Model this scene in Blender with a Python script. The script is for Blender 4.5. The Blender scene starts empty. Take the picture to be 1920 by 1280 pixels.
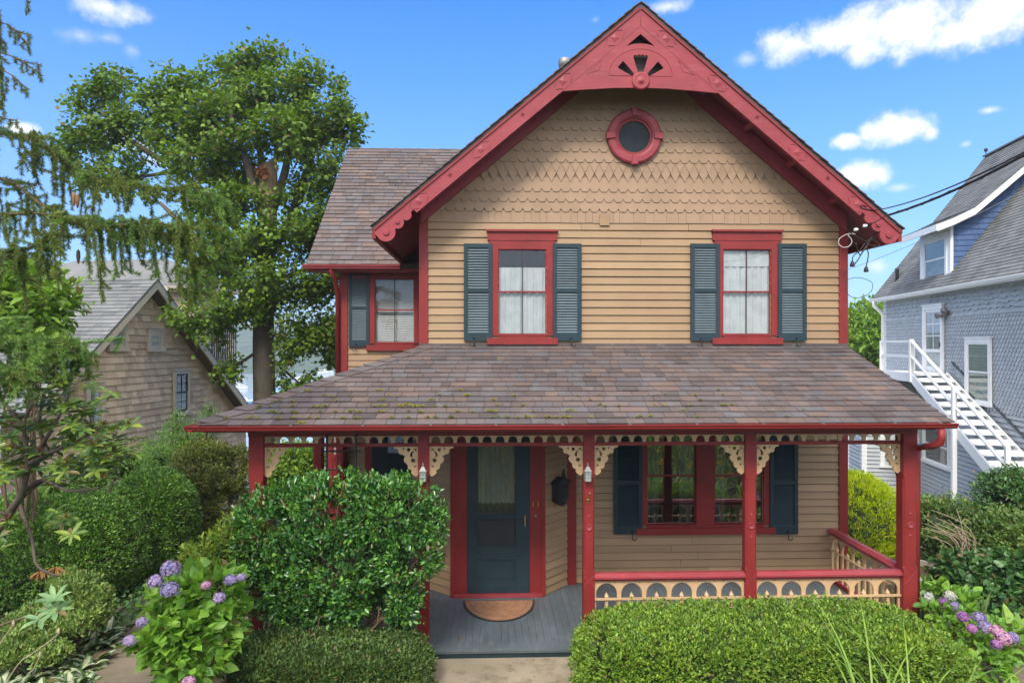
SKYK = 2.0; SKYB = 9.5; REARK = 2.6; LEAFK = 1.18
import bpy, math, random
import numpy as np
from mathutils import Vector, Matrix
random.seed(7); RNG = np.random.default_rng(7)
SC = bpy.context.scene; COL = SC.collection
R = math.radians
CAMZ = 3.5; YAW = R(2.0); F = 1280.0
cY, sY = math.cos(YAW), math.sin(YAW)

def at(px, py, Y):
    """point of the facade-parallel plane at distance Y seen at photo position (px, py)"""
    u = (px - 960) / F
    X = Y * (sY + u * cY) / (cY - u * sY)
    d = X * sY + Y * cY
    return Vector((X, Y, CAMZ - (py - 642) / F * d))
def atd(px, py, d):
    u = (px - 960) / F
    x = u * d
    return Vector((x * cY + d * sY, -x * sY + d * cY, CAMZ - (py - 642) / F * d))
def ax(px, Y): return at(px, 642, Y).x

# ------------------------------------------------------------------ materials
def _n(nt, t, **kw):
    n = nt.nodes.new(t)
    for k, v in kw.items():
        if k in n.inputs: n.inputs[k].default_value = v
        else: setattr(n, k, v)
    return n
def c4(c): return (c[0], c[1], c[2], 1.0)
def _mix(nt, f, a, b, mode='MIX'):
    m = nt.nodes.new('ShaderNodeMix'); m.data_type = 'RGBA'; m.blend_type = mode
    for sock, val in ((m.inputs[0], f), (m.inputs[6], a), (m.inputs[7], b)):
        if hasattr(val, 'links'): nt.links.new(val, sock)
        elif isinstance(val, (int, float)): sock.default_value = val
        else: sock.default_value = c4(val)
    return m.outputs[2]
def _ramp(nt, fac, stops, interp='LINEAR'):
    r = nt.nodes.new('ShaderNodeValToRGB'); r.color_ramp.interpolation = interp
    e = r.color_ramp.elements
    while len(e) < len(stops): e.new(0.5)
    for i, (p, c) in enumerate(stops):
        e[i].position = p; e[i].color = c4(c) if len(c) == 3 else c
    nt.links.new(fac, r.inputs[0]); return r.outputs[0]
def _new(name):
    m = bpy.data.materials.new(name); m.use_nodes = True
    nt = m.node_tree; b = nt.nodes['Principled BSDF']
    return m, nt, b
def _noise(nt, scale, detail=4, rough=.55, stretch=None, w=None):
    tc = nt.nodes.new('ShaderNodeTexCoord'); out = tc.outputs['Object']
    if stretch:
        mp = nt.nodes.new('ShaderNodeMapping'); mp.inputs['Scale'].default_value = stretch
        nt.links.new(out, mp.inputs[0]); out = mp.outputs[0]
    n = _n(nt, 'ShaderNodeTexNoise', Scale=scale, Detail=detail, Roughness=rough)
    nt.links.new(out, n.inputs['Vector']); return n.outputs['Fac']
def _bump(nt, b, h, strength=.2, dist=.01):
    bp = _n(nt, 'ShaderNodeBump', Strength=strength, Distance=dist)
    nt.links.new(h, bp.inputs['Height']); nt.links.new(bp.outputs[0], b.inputs['Normal'])

def paint(name, c, dirt=None, rough=.45, var=.12, scale=2.2, grain=(1, 1, 1), dirt_amt=.5, island=.0, spec=.4, bump=.12, chip=None):
    """painted / weathered surface: broad tone drift, patchy wear in a second colour, fine grain bump"""
    m, nt, b = _new(name)
    n1 = _noise(nt, scale, 5)
    lo = [x * (1 - var) for x in c]; hi = [min(1, x * (1 + var)) for x in c]
    col = _ramp(nt, n1, [(.3, lo), (.7, hi)])
    if dirt:
        n2 = _noise(nt, scale * 2.7, 8, .68, grain)
        f = _ramp(nt, n2, [(.52, (0, 0, 0)), (.74, (dirt_amt,) * 3)])
        col = _mix(nt, f, col, dirt)
    if island:
        g = nt.nodes.new('ShaderNodeNewGeometry')
        v = _ramp(nt, g.outputs['Random Per Island'], [(0, (1 - island,) * 3), (1, (1 + island,) * 3)])
        col = _mix(nt, 1.0, col, v, 'MULTIPLY')
    if chip:
        f = _ramp(nt, _noise(nt, 22, 6, .75, grain), [(.66, (0, 0, 0)), (.70, (.75,) * 3)]); col = _mix(nt, f, col, chip)
    nt.links.new(col, b.inputs['Base Color'])
    b.inputs['Roughness'].default_value = rough; b.inputs['Specular IOR Level'].default_value = spec
    _bump(nt, b, _noise(nt, 60, 3, .6, grain), bump, .004)
    return m
def shingle_mat(name, cols, rough=.9, speck=.25, streak=None):
    m, nt, b = _new(name)
    g = nt.nodes.new('ShaderNodeNewGeometry')
    k = len(cols)
    col = _ramp(nt, g.outputs['Random Per Island'], [(i / (k - 1), c) for i, c in enumerate(cols)])
    n = _noise(nt, 1.3, 5); col = _mix(nt, 1.0, col, _ramp(nt, n, [(.3, (.78,) * 3), (.72, (1.18,) * 3)]), 'MULTIPLY')
    n2 = _noise(nt, 140, 2, .7); col = _mix(nt, 1.0, col, _ramp(nt, n2, [(.3, (1 - speck,) * 3), (.7, (1 + speck,) * 3)]), 'MULTIPLY')
    if streak:
        n3 = _noise(nt, 5, 6, .7); f = _ramp(nt, n3, [(.56, (0, 0, 0)), (.72, (.6,) * 3)]); col = _mix(nt, f, col, streak)
    nt.links.new(col, b.inputs['Base Color']); b.inputs['Roughness'].default_value = rough
    b.inputs['Specular IOR Level'].default_value = .25
    _bump(nt, b, n2, .35, .004); return m
def leaf_mat(name, cols, rough=.5, trans=.3, spec=.4, tcol=None):
    m, nt, b = _new(name); cols = [tuple(min(.6, x * LEAFK) for x in c) for c in cols]
    g = nt.nodes.new('ShaderNodeNewGeometry'); k = len(cols)
    col = _ramp(nt, g.outputs['Random Per Island'], [(i / (k - 1), c) for i, c in enumerate(cols)])
    nz = _noise(nt, 1.6, 3); col = _mix(nt, 1.0, col, _ramp(nt, nz, [(.3, (.75, .8, .8)), (.7, (1.2, 1.15, 1.0))]), 'MULTIPLY')
    nz = _noise(nt, 9, 3); col = _mix(nt, 1.0, col, _ramp(nt, nz, [(.32, (.62, .72, .75)), (.68, (1.3, 1.22, 1.0))]), 'MULTIPLY')
    dead = _ramp(nt, g.outputs['Random Per Island'], [(.962, (0, 0, 0)), (.968, (.85,) * 3)]); col = _mix(nt, dead, col, (.20, .13, .05))
    nt.links.new(col, b.inputs['Base Color']); b.inputs['Roughness'].default_value = rough
    b.inputs['Specular IOR Level'].default_value = spec
    if trans:
        t = nt.nodes.new('ShaderNodeBsdfTranslucent')
        tc = _mix(nt, 1.0, col, tcol or (1.25, 1.3, .6), 'MULTIPLY'); nt.links.new(tc, t.inputs[0])
        mx = nt.nodes.new('ShaderNodeMixShader'); mx.inputs[0].default_value = trans
        nt.links.new(b.outputs[0], mx.inputs[1]); nt.links.new(t.outputs[0], mx.inputs[2])
        nt.links.new(mx.outputs[0], nt.nodes['Material Output'].inputs['Surface'])
    return m
def glass_mat(name, tint=(.75, .8, .8), refl=.06, rough=.01):
    m, nt, b = _new(name); nt.nodes.remove(b)
    tr = _n(nt, 'ShaderNodeBsdfTransparent', Color=c4(tint)); gl = _n(nt, 'ShaderNodeBsdfGlossy', Roughness=rough)
    gl.inputs[0].default_value = (1, 1, 1, 1)
    lw = _n(nt, 'ShaderNodeLayerWeight', Blend=.5); pw = _n(nt, 'ShaderNodeMath', operation='POWER'); pw.inputs[1].default_value = 4.0; nt.links.new(lw.outputs['Facing'], pw.inputs[0])
    mr = _n(nt, 'ShaderNodeMath', operation='MULTIPLY_ADD'); mr.inputs[1].default_value = .8 - refl; mr.inputs[2].default_value = refl + .045
    nt.links.new(pw.outputs[0], mr.inputs[0])
    bp = _n(nt, 'ShaderNodeBump', Strength=.04, Distance=.02); nt.links.new(_noise(nt, 3.0, 2), bp.inputs['Height']); nt.links.new(bp.outputs[0], gl.inputs['Normal'])
    mx = nt.nodes.new('ShaderNodeMixShader'); nt.links.new(mr.outputs[0], mx.inputs[0])
    nt.links.new(tr.outputs[0], mx.inputs[1]); nt.links.new(gl.outputs[0], mx.inputs[2])
    nt.links.new(mx.outputs[0], nt.nodes['Material Output'].inputs['Surface']); return m
def plain(name, c, rough=.5, metal=0, spec=.4):
    m, nt, b = _new(name)
    n = _noise(nt, 6, 4); col = _ramp(nt, n, [(.3, [x * .85 for x in c]), (.7, [min(1, x * 1.12) for x in c])])
    nt.links.new(col, b.inputs['Base Color']); b.inputs['Roughness'].default_value = rough
    b.inputs['Metallic'].default_value = metal; b.inputs['Specular IOR Level'].default_value = spec
    return m

M = {}
M['tan'] = paint('tan_clapboard_paint', (.315, .20, .106), (.225, .142, .08), .6, .09, 1.2, (.4, 1, 4), .45, .09)
M['tan_shingle'] = paint('tan_gable_shingle_paint', (.315, .203, .122), (.23, .148, .088), .65, .10, 1.0, (1, 1, .5), .5, .05)
M['tan_trim'] = paint('tan_trim_paint', (.56, .36, .19), (.36, .23, .12), .5, .08, 3, (1, 1, 1), .35)
M['red'] = paint('barn_red_trim_paint', (.215, .023, .021), (.13, .018, .017), .45, .14, 2.0, (1, 1, .4), .55, 0, .3, .18, (.36, .13, .10))
M['red_worn'] = paint('sun_faded_red_paint', (.275, .041, .048), (.36, .10, .11), .48, .14, 2.5, (.5, 1, 3), .5, 0, .3, .18, (.45, .24, .22))
M['red_soffit'] = paint('red_soffit_paint', (.25, .04, .048), (.15, .026, .03), .5, .12, 2.0, (1, 1, 1), .5)
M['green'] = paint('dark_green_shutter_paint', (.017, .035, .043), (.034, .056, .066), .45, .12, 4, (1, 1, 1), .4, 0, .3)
M['floor'] = paint('blue_grey_deck_paint', (.105, .13, .145), (.22, .22, .20), .45, .2, 1.8, (3, .6, 1), .7, .06, .5)
M['roof'] = shingle_mat('brown_blend_asphalt_shingle', [(.078, .063, .06), (.135, .095, .082), (.105, .095, .098), (.155, .106, .085), (.09, .076, .074), (.125, .092, .085), (.115, .105, .107), (.14, .104, .092)], streak=(.20, .185, .17))
M['roof_grey'] = shingle_mat('grey_asphalt_shingle', [(.125, .13, .13), (.16, .165, .163), (.19, .19, .185), (.145, .15, .146)])
M['glass'] = glass_mat('window_glass', (.94, .95, .95), .02)
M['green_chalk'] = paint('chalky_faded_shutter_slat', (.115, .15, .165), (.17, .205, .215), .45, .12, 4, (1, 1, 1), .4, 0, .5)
M['muntin'] = plain('dark_brown_muntin', (.06, .03, .03), .5)
M['glass_dark'] = glass_mat('porch_window_glass', (.6, .65, .65), .27)
M['glass_far'] = glass_mat('neighbour_window_glass', (.8, .84, .84), .10)
M['curtain'] = plain('white_lace_curtain_cloth', (.40, .425, .41), .9)
M['curtain_dim'] = plain('cream_curtain_cloth', (.24, .24, .20), .9)
M['blind'] = plain('white_blind_slat', (.42, .42, .39), .6)
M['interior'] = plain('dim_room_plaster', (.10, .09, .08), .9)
M['iron'] = plain('black_wrought_iron', (.026, .026, .028), .5, .2)
M['brass'] = plain('worn_brass', (.55, .38, .13), .35, .9)
M['pewter'] = plain('weathered_pewter', (.24, .245, .225), .5, .4)
M['frosted'] = plain('frosted_lamp_glass', (.36, .38, .36), .3)
M['white'] = paint('white_house_paint', (.80, .80, .78), (.66, .65, .60), .45, .04, 2, (1, 1, .5), .35)
M['steel'] = plain('galvanised_steel', (.26, .25, .24), .5, .8)
M['moss'] = leaf_mat('roof_moss', [(.16, .17, .02), (.26, .25, .03), (.12, .13, .02)], .95, 0, .1)
M['blue_clap'] = paint('grey_blue_house_paint', (.43, .45, .46), (.50, .51, .51), .6, .06, 1, (.3, .3, 2), .4, .05)
M['blue_shingle'] = paint('grey_blue_wall_shingle', (.40, .43, .445), (.47, .485, .49), .65, .06, 1, (1, 1, 1), .4, .09)
M['blue_dark'] = paint('deep_blue_wall_shingle', (.055, .105, .225), (.10, .155, .27), .6, .1, 2, (3, 3, .5), .5, .16)
M['brown_shingle'] = paint('weathered_brown_cedar_shingle', (.62, .47, .32), (.26, .185, .125), .8, .10, .5, (2, 2, .8), .6, .22)
M['cream'] = paint('cream_trim_paint', (.55, .47, .36), (.40, .33, .25), .5, .06, 2, (1, 1, 1), .35)
M['cable'] = plain('black_cable_rubber', (.015, .015, .016), .5)
M['mat'] = paint('woven_coir_doormat', (.33, .165, .085), (.22, .12, .07), .95, .2, 9, (1, 1, 1), .6)
M['mat_edge'] = plain('dark_rubber_mat_edge', (.03, .03, .03), .7)

# ------------------------------------------------------------------ mesh builder
OFF = {}
class MB:
    def __init__(s, T=None): s.v = []; s.f = []; s.T = T; s.smooth = False
    def P(s, p):
        p = s.T(p) if s.T else p
        s.v.append((p[0], p[1], p[2])); return len(s.v) - 1
    def poly(s, pts): s.f.append([s.P(p) for p in pts]); return s
    def hexa(s, q):
        i = [s.P(p) for p in q]
        for a in ((0, 3, 2, 1), (4, 5, 6, 7), (0, 1, 5, 4), (1, 2, 6, 5), (2, 3, 7, 6), (3, 0, 4, 7)): s.f.append([i[k] for k in a])
        return s
    def box(s, x0, x1, y0, y1, z0, z1):
        return s.hexa([(x0, y0, z0), (x1, y0, z0), (x1, y1, z0), (x0, y1, z0), (x0, y0, z1), (x1, y0, z1), (x1, y1, z1), (x0, y1, z1)])
    def prism(s, pts, off):
        """polygon extruded by the vector off"""
        n = len(pts); a = [s.P(p) for p in pts]; b = [s.P((p[0] + off[0], p[1] + off[1], p[2] + off[2])) for p in pts]
        s.f.append(a[::-1]); s.f.append(b)
        for i in range(n): j = (i + 1) % n; s.f.append([a[i], a[j], b[j], b[i]])
        return s
    def beam(s, p, q, w, h, up=(0, 0, 1)):
        p = Vector(p); q = Vector(q); d = (q - p).normalized(); r = d.cross(Vector(up))
        if r.length < 1e-4: r = d.cross(Vector((0, 1, 0)))
        r.normalize(); u = r.cross(d); r *= w / 2; u *= h / 2
        return s.hexa([p - r - u, p + r - u, p + r + u, p - r + u, q - r - u, q + r - u, q + r + u, q - r + u])
    def tube(s, pts, r, n=6, caps=True):
        pts = [Vector(p) for p in pts]; m = len(pts)
        rr = r if hasattr(r, '__len__') else [r] * m
        rings = []; ref = Vector((.13, .31, .94))
        for i, p in enumerate(pts):
            d = (pts[min(i + 1, m - 1)] - pts[max(i - 1, 0)]).normalized()
            a = d.cross(ref)
            if a.length < .05: a = d.cross(Vector((1, 0, 0)))
            a.normalize(); b = d.cross(a)
            rings.append([s.P(p + (a * math.cos(t) + b * math.sin(t)) * rr[i]) for t in [2 * math.pi * k / n for k in range(n)]])
        for i in range(m - 1):
            for k in range(n): s.f.append([rings[i][k], rings[i][(k + 1) % n], rings[i + 1][(k + 1) % n], rings[i + 1][k]])
        if caps: s.f.append(rings[0][::-1]); s.f.append(rings[-1])
        return s
    def lathe(s, c, prof, n=16, axis='z', sq=False):
        rings = []
        for r, h in prof:
            ring = []
            for k in range(n):
                t = 2 * math.pi * (k + (.5 if sq else 0)) / n; x, y = r * math.cos(t), r * math.sin(t)
                ring.append(s.P({'z': (c[0] + x, c[1] + y, c[2] + h), 'y': (c[0] + x, c[1] + h, c[2] + y), 'x': (c[0] + h, c[1] + x, c[2] + y)}[axis]))
            rings.append(ring)
        for i in range(len(rings) - 1):
            for k in range(n): s.f.append([rings[i][k], rings[i][(k + 1) % n], rings[i + 1][(k + 1) % n], rings[i + 1][k]])
        s.f.append(rings[0][::-1]); s.f.append(rings[-1]); return s
    def build(s, name, mat, parent=None):
        off = OFF.get(parent.name, (0, 0, 0)) if parent else (0, 0, 0)
        me = bpy.data.meshes.new(name)
        me.from_pydata([(a - off[0], b - off[1], c - off[2]) for a, b, c in s.v], [], s.f)
        if s.smooth: me.polygons.foreach_set('use_smooth', [True] * len(me.polygons))
        me.materials.append(M[mat] if isinstance(mat, str) else mat); me.update()
        o = bpy.data.objects.new(name, me); COL.objects.link(o)
        if parent: o.parent = parent; OFF[o.name] = off
        return o

def frame(o, u=(1, 0)):
    """wall frame: (along, outward, height) -> world"""
    ux, uy = u
    return lambda p: (o[0] + ux * p[0] + uy * p[1], o[1] + uy * p[0] - ux * p[1], p[2])
def tag(o, label, cat, group=None, kind=None):
    o['label'] = label; o['category'] = cat
    if group: o['group'] = group
    if kind: o['kind'] = kind
    return o
def thing(name, label, cat, loc=(0, 0, 0), rz=0, group=None, world=True):
    """an Empty at the base of a thing; world=True means its parts are given in world coordinates"""
    o = bpy.data.objects.new(name, None); COL.objects.link(o); o.location = loc; o.rotation_euler.z = rz
    o.empty_display_size = .2
    tag(o, label, cat, group); OFF[o.name] = tuple(loc) if world else (0, 0, 0)
    return o
def copy_tree(o, parent=None):
    c = o.copy(); COL.objects.link(c)
    if parent: c.parent = parent
    for ch in list(o.children): copy_tree(ch, c)
    return c

def plate(loops, thick):
    """flat board with holes: loops of 2-D points (first outer, rest holes); returns verts, faces, in x, y, +-thick/2"""
    cu = bpy.data.curves.new('outline', 'CURVE'); cu.dimensions = '2D'; cu.fill_mode = 'BOTH'; cu.extrude = thick / 2
    for lp in loops:
        sp = cu.splines.new('POLY'); sp.points.add(len(lp) - 1); sp.use_cyclic_u = True
        for i, (x, y) in enumerate(lp): sp.points[i].co = (x, y, 0, 1)
    ob = bpy.data.objects.new('outline', cu)
    me = bpy.data.meshes.new_from_object(ob)
    v = [tuple(p.co) for p in me.vertices]; f = [list(p.vertices) for p in me.polygons]
    bpy.data.objects.remove(ob); bpy.data.curves.remove(cu); bpy.data.meshes.remove(me)
    return v, f
def add_plate(mb, loops, thick, mapf):
    v, f = plate(loops, thick); i0 = len(mb.v)
    for p in v: mb.P(mapf(p))
    mb.f += [[i + i0 for i in q] for q in f]; return mb
def arc(cx, cy, r, a0, a1, n=10, ry=None):
    return [(cx + r * math.cos(R(a0 + (a1 - a0) * k / n)), cy + (ry or r) * math.sin(R(a0 + (a1 - a0) * k / n))) for k in range(n + 1)]
def clip(pts, a, b, c):
    """keep the part of a 2-D polygon where a*x + b*y <= c"""
    out = []
    for i in range(len(pts)):
        p, q = pts[i], pts[(i + 1) % len(pts)]
        dp, dq = a * p[0] + b * p[1] - c, a * q[0] + b * q[1] - c
        if dp <= 0: out.append(p)
        if dp * dq < 0:
            t = dp / (dp - dq); out.append((p[0] + (q[0] - p[0]) * t, p[1] + (q[1] - p[1]) * t))
    return out

def clapboards(mb, L0, L1, z0, z1, ex=.109, holes=(), tilt=.023, g=.0105):
    """lapped boards on a wall frame, split round openings (u0, u1, z0, z1)"""
    n = max(1, round((z1 - z0) / ex)); e = (z1 - z0) / n
    for i in range(n):
        a, b = z0 + i * e, z0 + (i + 1) * e
        segs = [(L0, L1)]
        for h in holes:
            if a < h[3] - .02 and b > h[2] + .02:
                ns = []
                for s0, s1 in segs:
                    if h[1] <= s0 or h[0] >= s1: ns.append((s0, s1)); continue
                    if h[0] > s0: ns.append((s0, h[0]))
                    if h[1] < s1: ns.append((h[1], s1))
                segs = ns
        for s0, s1 in segs:
            joints = [s0]
            while s1 - joints[-1] > 3.4: joints.append(joints[-1] + random.uniform(1.0, 3.2))
            joints.append(s1)
            for p, q in zip(joints, joints[1:]):
                w = tilt * random.uniform(.9, 1.15); j = random.uniform(-.0015, .0015)
                q2 = q - (.004 if q != s1 else 0)
                mb.poly([(p, w, a + j + g), (q2, w, a + j + g), (q2, .006, b), (p, .006, b)])
                mb.poly([(p, w, a + j + g), (q2, w, a + j + g), (q2, -.03, a + j + g), (p, -.03, a + j + g)])
                mb.poly([(p, -.03, a - .001), (q, -.03, a - .001), (q, -.03, a + g + .006), (p, -.03, a + g + .006)]); mb.poly([(p, .006, b), (q, .006, b), (q, -.03, b), (p, -.03, b)])

def shingle_rows(mb, rows, w, u0, u1, clips, th=.012, out=.018, skip=None):
    """wall shingles on a frame; rows = (z_bottom, exposure, type), clips in (u, z)"""
    for k, (zb, e, ty) in enumerate(rows):
        off = (k % 2) * w / 2; u = u0 - w + off
        while u < u1:
            j = random.uniform(-.003, .003) * (.5 if ty == 'hex' else 1); z = zb + j
            ww = w
            if ty == 'hex': p = [(u + .24 * w, z), (u + .76 * w, z), (u + w, z + .050), (u + w, z + e + .06), (u, z + e + .06), (u, z + .050)]
            elif ty == 'point': p = [(u + .5 * w, z), (u + w, z + e), (u + w, z + e * 2), (u, z + e * 2), (u, z + e)]
            elif ty == 'slant': p = [(u + .15 * w, z), (u + .6 * w, z + .02), (u + w - .004, z + .09), (u + w - .004, z + e + .07), (u + .002, z + e + .07), (u + .002, z + .05)]
            elif ty == 'stag':
                jj = random.choice((0, .035)); p = [(u, z + jj), (u + w - .003, z + jj), (u + w - .003, z + e + .06), (u, z + e + .06)]
            else:
                ww = w * random.uniform(.6, 1.5); p = [(u, z), (u + ww - .003, z), (u + ww - .003, z + e + .02), (u, z + e + .02)]
            u += ww
            for c in clips:
                if len(p) > 2: p = clip(p, *c)
            if len(p) < 3: continue
            cx = sum(a for a, b in p) / len(p); cz = sum(b for a, b in p) / len(p)
            if skip and skip(cx, cz): continue
            top = e + .07
            f3 = lambda a, b, t: (a, max(.001, out * (1 - (b - zb) / top)) + t, b)
            mb.f.append([mb.P(f3(a, b, 0)) for a, b in p])
            n = len(p); fi = mb.f[-1]; bi = [mb.P(f3(a, b, -th)) for a, b in p]
            for i in range(n):
                q = (i + 1) % n
                if ty in ('hex', 'point') and abs(p[i][0] - p[q][0]) < 1e-4: continue
                mb.f.append([fi[i], fi[q], bi[q], bi[i]])

def roof_tabs(mb, O, U, V, N, ulen, vlen, ex, clips, tab=.22, th=.015, lift=.017, start=0):
    """asphalt tabs on a roof plane, v up the slope from the eave; clips in (u, v)"""
    O, U, V, N = map(Vector, (O, U, V, N)); n = int(vlen / ex) + 1
    for k in range(n):
        v0 = k * ex; u = start - random.uniform(0, tab)
        while u < ulen:
            w = tab * random.choice((.55, .8, 1, 1, 1.25, 1.6)); jz = random.uniform(0, .006) if random.random() < .35 else 0
            p = [(u, v0 - jz), (u + w - .006, v0 - jz + random.uniform(-.002, .002)), (u + w - .006, min(v0 + ex + .02, vlen)), (u, min(v0 + ex + .02, vlen))]
            u += w
            for c in clips:
                if len(p) > 2: p = clip(p, *c)
            if len(p) < 3: continue
            l2 = lift + (random.uniform(0, .006) if random.random() < .2 else 0)
            f3 = lambda a, b: O + U * a + V * b + N * (l2 * (1 - (b - v0) / (ex + .02)) + .003)
            top = [mb.P(f3(a, b)) for a, b in p]; mb.f.append(top)
            low = [mb.P(f3(a, b) - N * th) for a, b in p]
            m = len(p)
            for i in range(m):
                q = (i + 1) % m; mb.f.append([top[i], top[q], low[q], low[i]])

# ------------------------------------------------------------------ big numpy meshes (foliage)
def np_mesh(name, V, polys, mat, parent=None, smooth=False):
    off = np.array(OFF.get(parent.name, (0, 0, 0)) if parent else (0, 0, 0))
    me = bpy.data.meshes.new(name); V = np.asarray(V, dtype=np.float32) - off.astype(np.float32)
    me.vertices.add(len(V)); me.vertices.foreach_set('co', V.ravel())
    idx = np.concatenate([p.ravel() for p in polys]).astype(np.int32)
    tot = np.concatenate([np.full(len(p), p.shape[1], np.int32) for p in polys])
    st = np.concatenate([[0], np.cumsum(tot)[:-1]]).astype(np.int32)
    me.loops.add(len(idx)); me.loops.foreach_set('vertex_index', idx)
    me.polygons.add(len(tot)); me.polygons.foreach_set('loop_start', st)
    try: me.polygons.foreach_set('loop_total', tot)
    except Exception: pass
    if smooth: me.polygons.foreach_set('use_smooth', np.ones(len(tot), bool))
    me.update(calc_edges=True); me.validate()
    me.materials.append(M[mat] if isinstance(mat, str) else mat)
    o = bpy.data.objects.new(name, me); COL.objects.link(o)
    if parent: o.parent = parent; OFF[o.name] = tuple(off)
    return o
def unit(a): return a / np.maximum(np.linalg.norm(a, axis=1, keepdims=True), 1e-9)
SHAPES = {
    'oval': (np.array([(0, 0, 0), (.35, .24, .07), (.75, .19, .05), (1, 0, -.06), (.75, -.19, .05), (.35, -.24, .07)]), [(0, 1, 2, 3), (0, 3, 4, 5)]),
    'long': (np.array([(0, 0, 0), (.3, .13, .03), (.7, .14, .02), (1, 0, -.12), (.7, -.14, .02), (.3, -.13, .03)]), [(0, 1, 2, 3), (0, 3, 4, 5)]),
    'heart': (np.array([(0, 0, 0), (.05, .30, .04), (.42, .40, .06), (.8, .2, .0), (1.05, 0, -.16), (.8, -.2, .0), (.42, -.40, .06), (.05, -.30, .04)]), [(0, 1, 2, 3, 4), (0, 4, 5, 6, 7)]),
    'maple': (np.array([(0, 0, 0), (.12, .34, -.02), (.34, .26, .03), (.48, .56, -.06), (.62, .24, .02), (.78, .22, 0), (1.05, 0, -.1), (.78, -.22, 0), (.62, -.24, .02), (.48, -.56, -.06), (.34, -.26, .03), (.12, -.34, -.02)]), [(0, 1, 2), (0, 2, 3, 4), (0, 4, 5, 6), (0, 6, 7, 8), (0, 8, 9, 10), (0, 10, 11)]),
    'needle': (np.array([(0, .07, 0), (1, .03, 0), (1, -.03, 0), (0, -.07, 0)]), [(0, 1, 2, 3)]),
    'petal': (np.array([(0, 0, 0), (.5, .5, .1), (1, 0, .05), (.5, -.5, .1)]), [(0, 1, 2, 3)]),
}
def leaf_arrays(P, D, N, size, shape):
    """P base points, D pointing directions, N rough leaf normals"""
    S, faces = SHAPES[shape]; n = len(P)
    D = unit(D); B = unit(np.cross(N, D)); N2 = np.cross(D, B)
    size = np.broadcast_to(np.asarray(size, float), (n,))[:, None, None]
    V = P[:, None, :] + size * (S[None, :, 0:1] * D[:, None, :] + S[None, :, 1:2] * B[:, None, :] + S[None, :, 2:3] * N2[:, None, :])
    base = (np.arange(n) * len(S))[:, None]
    by = {}
    for f in faces: by.setdefault(len(f), []).append(base + np.array(f)[None, :])
    return V.reshape(-1, 3), [np.concatenate(v) for v in by.values()]
def join_arrays(parts):
    Vs, polys, o = [], {}, 0
    for V, ps in parts:
        Vs.append(V)
        for p in ps: polys.setdefault(p.shape[1], []).append(p + o)
        o += len(V)
    return np.concatenate(Vs), [np.concatenate(v) for v in polys.values()]
def rnd(n): return unit(RNG.normal(size=(n, 3)))
def vnoise(P, s, seed=0):
    """cheap smooth noise in -1..1 from summed sines"""
    r = np.random.default_rng(seed); out = np.zeros(len(P))
    for i in range(6):
        k = r.normal(size=3) * s * (1 + .5 * i); out += np.sin(P @ k + r.uniform(0, 6.28)) / (1 + .4 * i)
    return out / 3.2
# ================================================================== the red-trimmed house
YF, YP, YG, YW, YB, YD, YN = 7.82, 8.05, 7.50, 9.90, 9.38, 9.43, 12.7
H = thing('house', 'tan clapboard Victorian house with red trim, a pointed front gable and a wide front porch', 'house', (2.1, 9.9, -.2))
XC, HW, ZA = 2.10, 3.68, 8.17; SL = .842; TH = math.atan(SL)
ztop = lambda x: ZA - SL * abs(x - XC)
WL, WR = ax(790, YW), ax(1584, YW)                    # main front wall
ZPR = 3.45                                            # where the porch roof meets the wall
NL = ax(640, YN)                                      # left corner of the set-back wing
wall = frame((0, YW)); wing = frame((0, YN))

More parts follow.
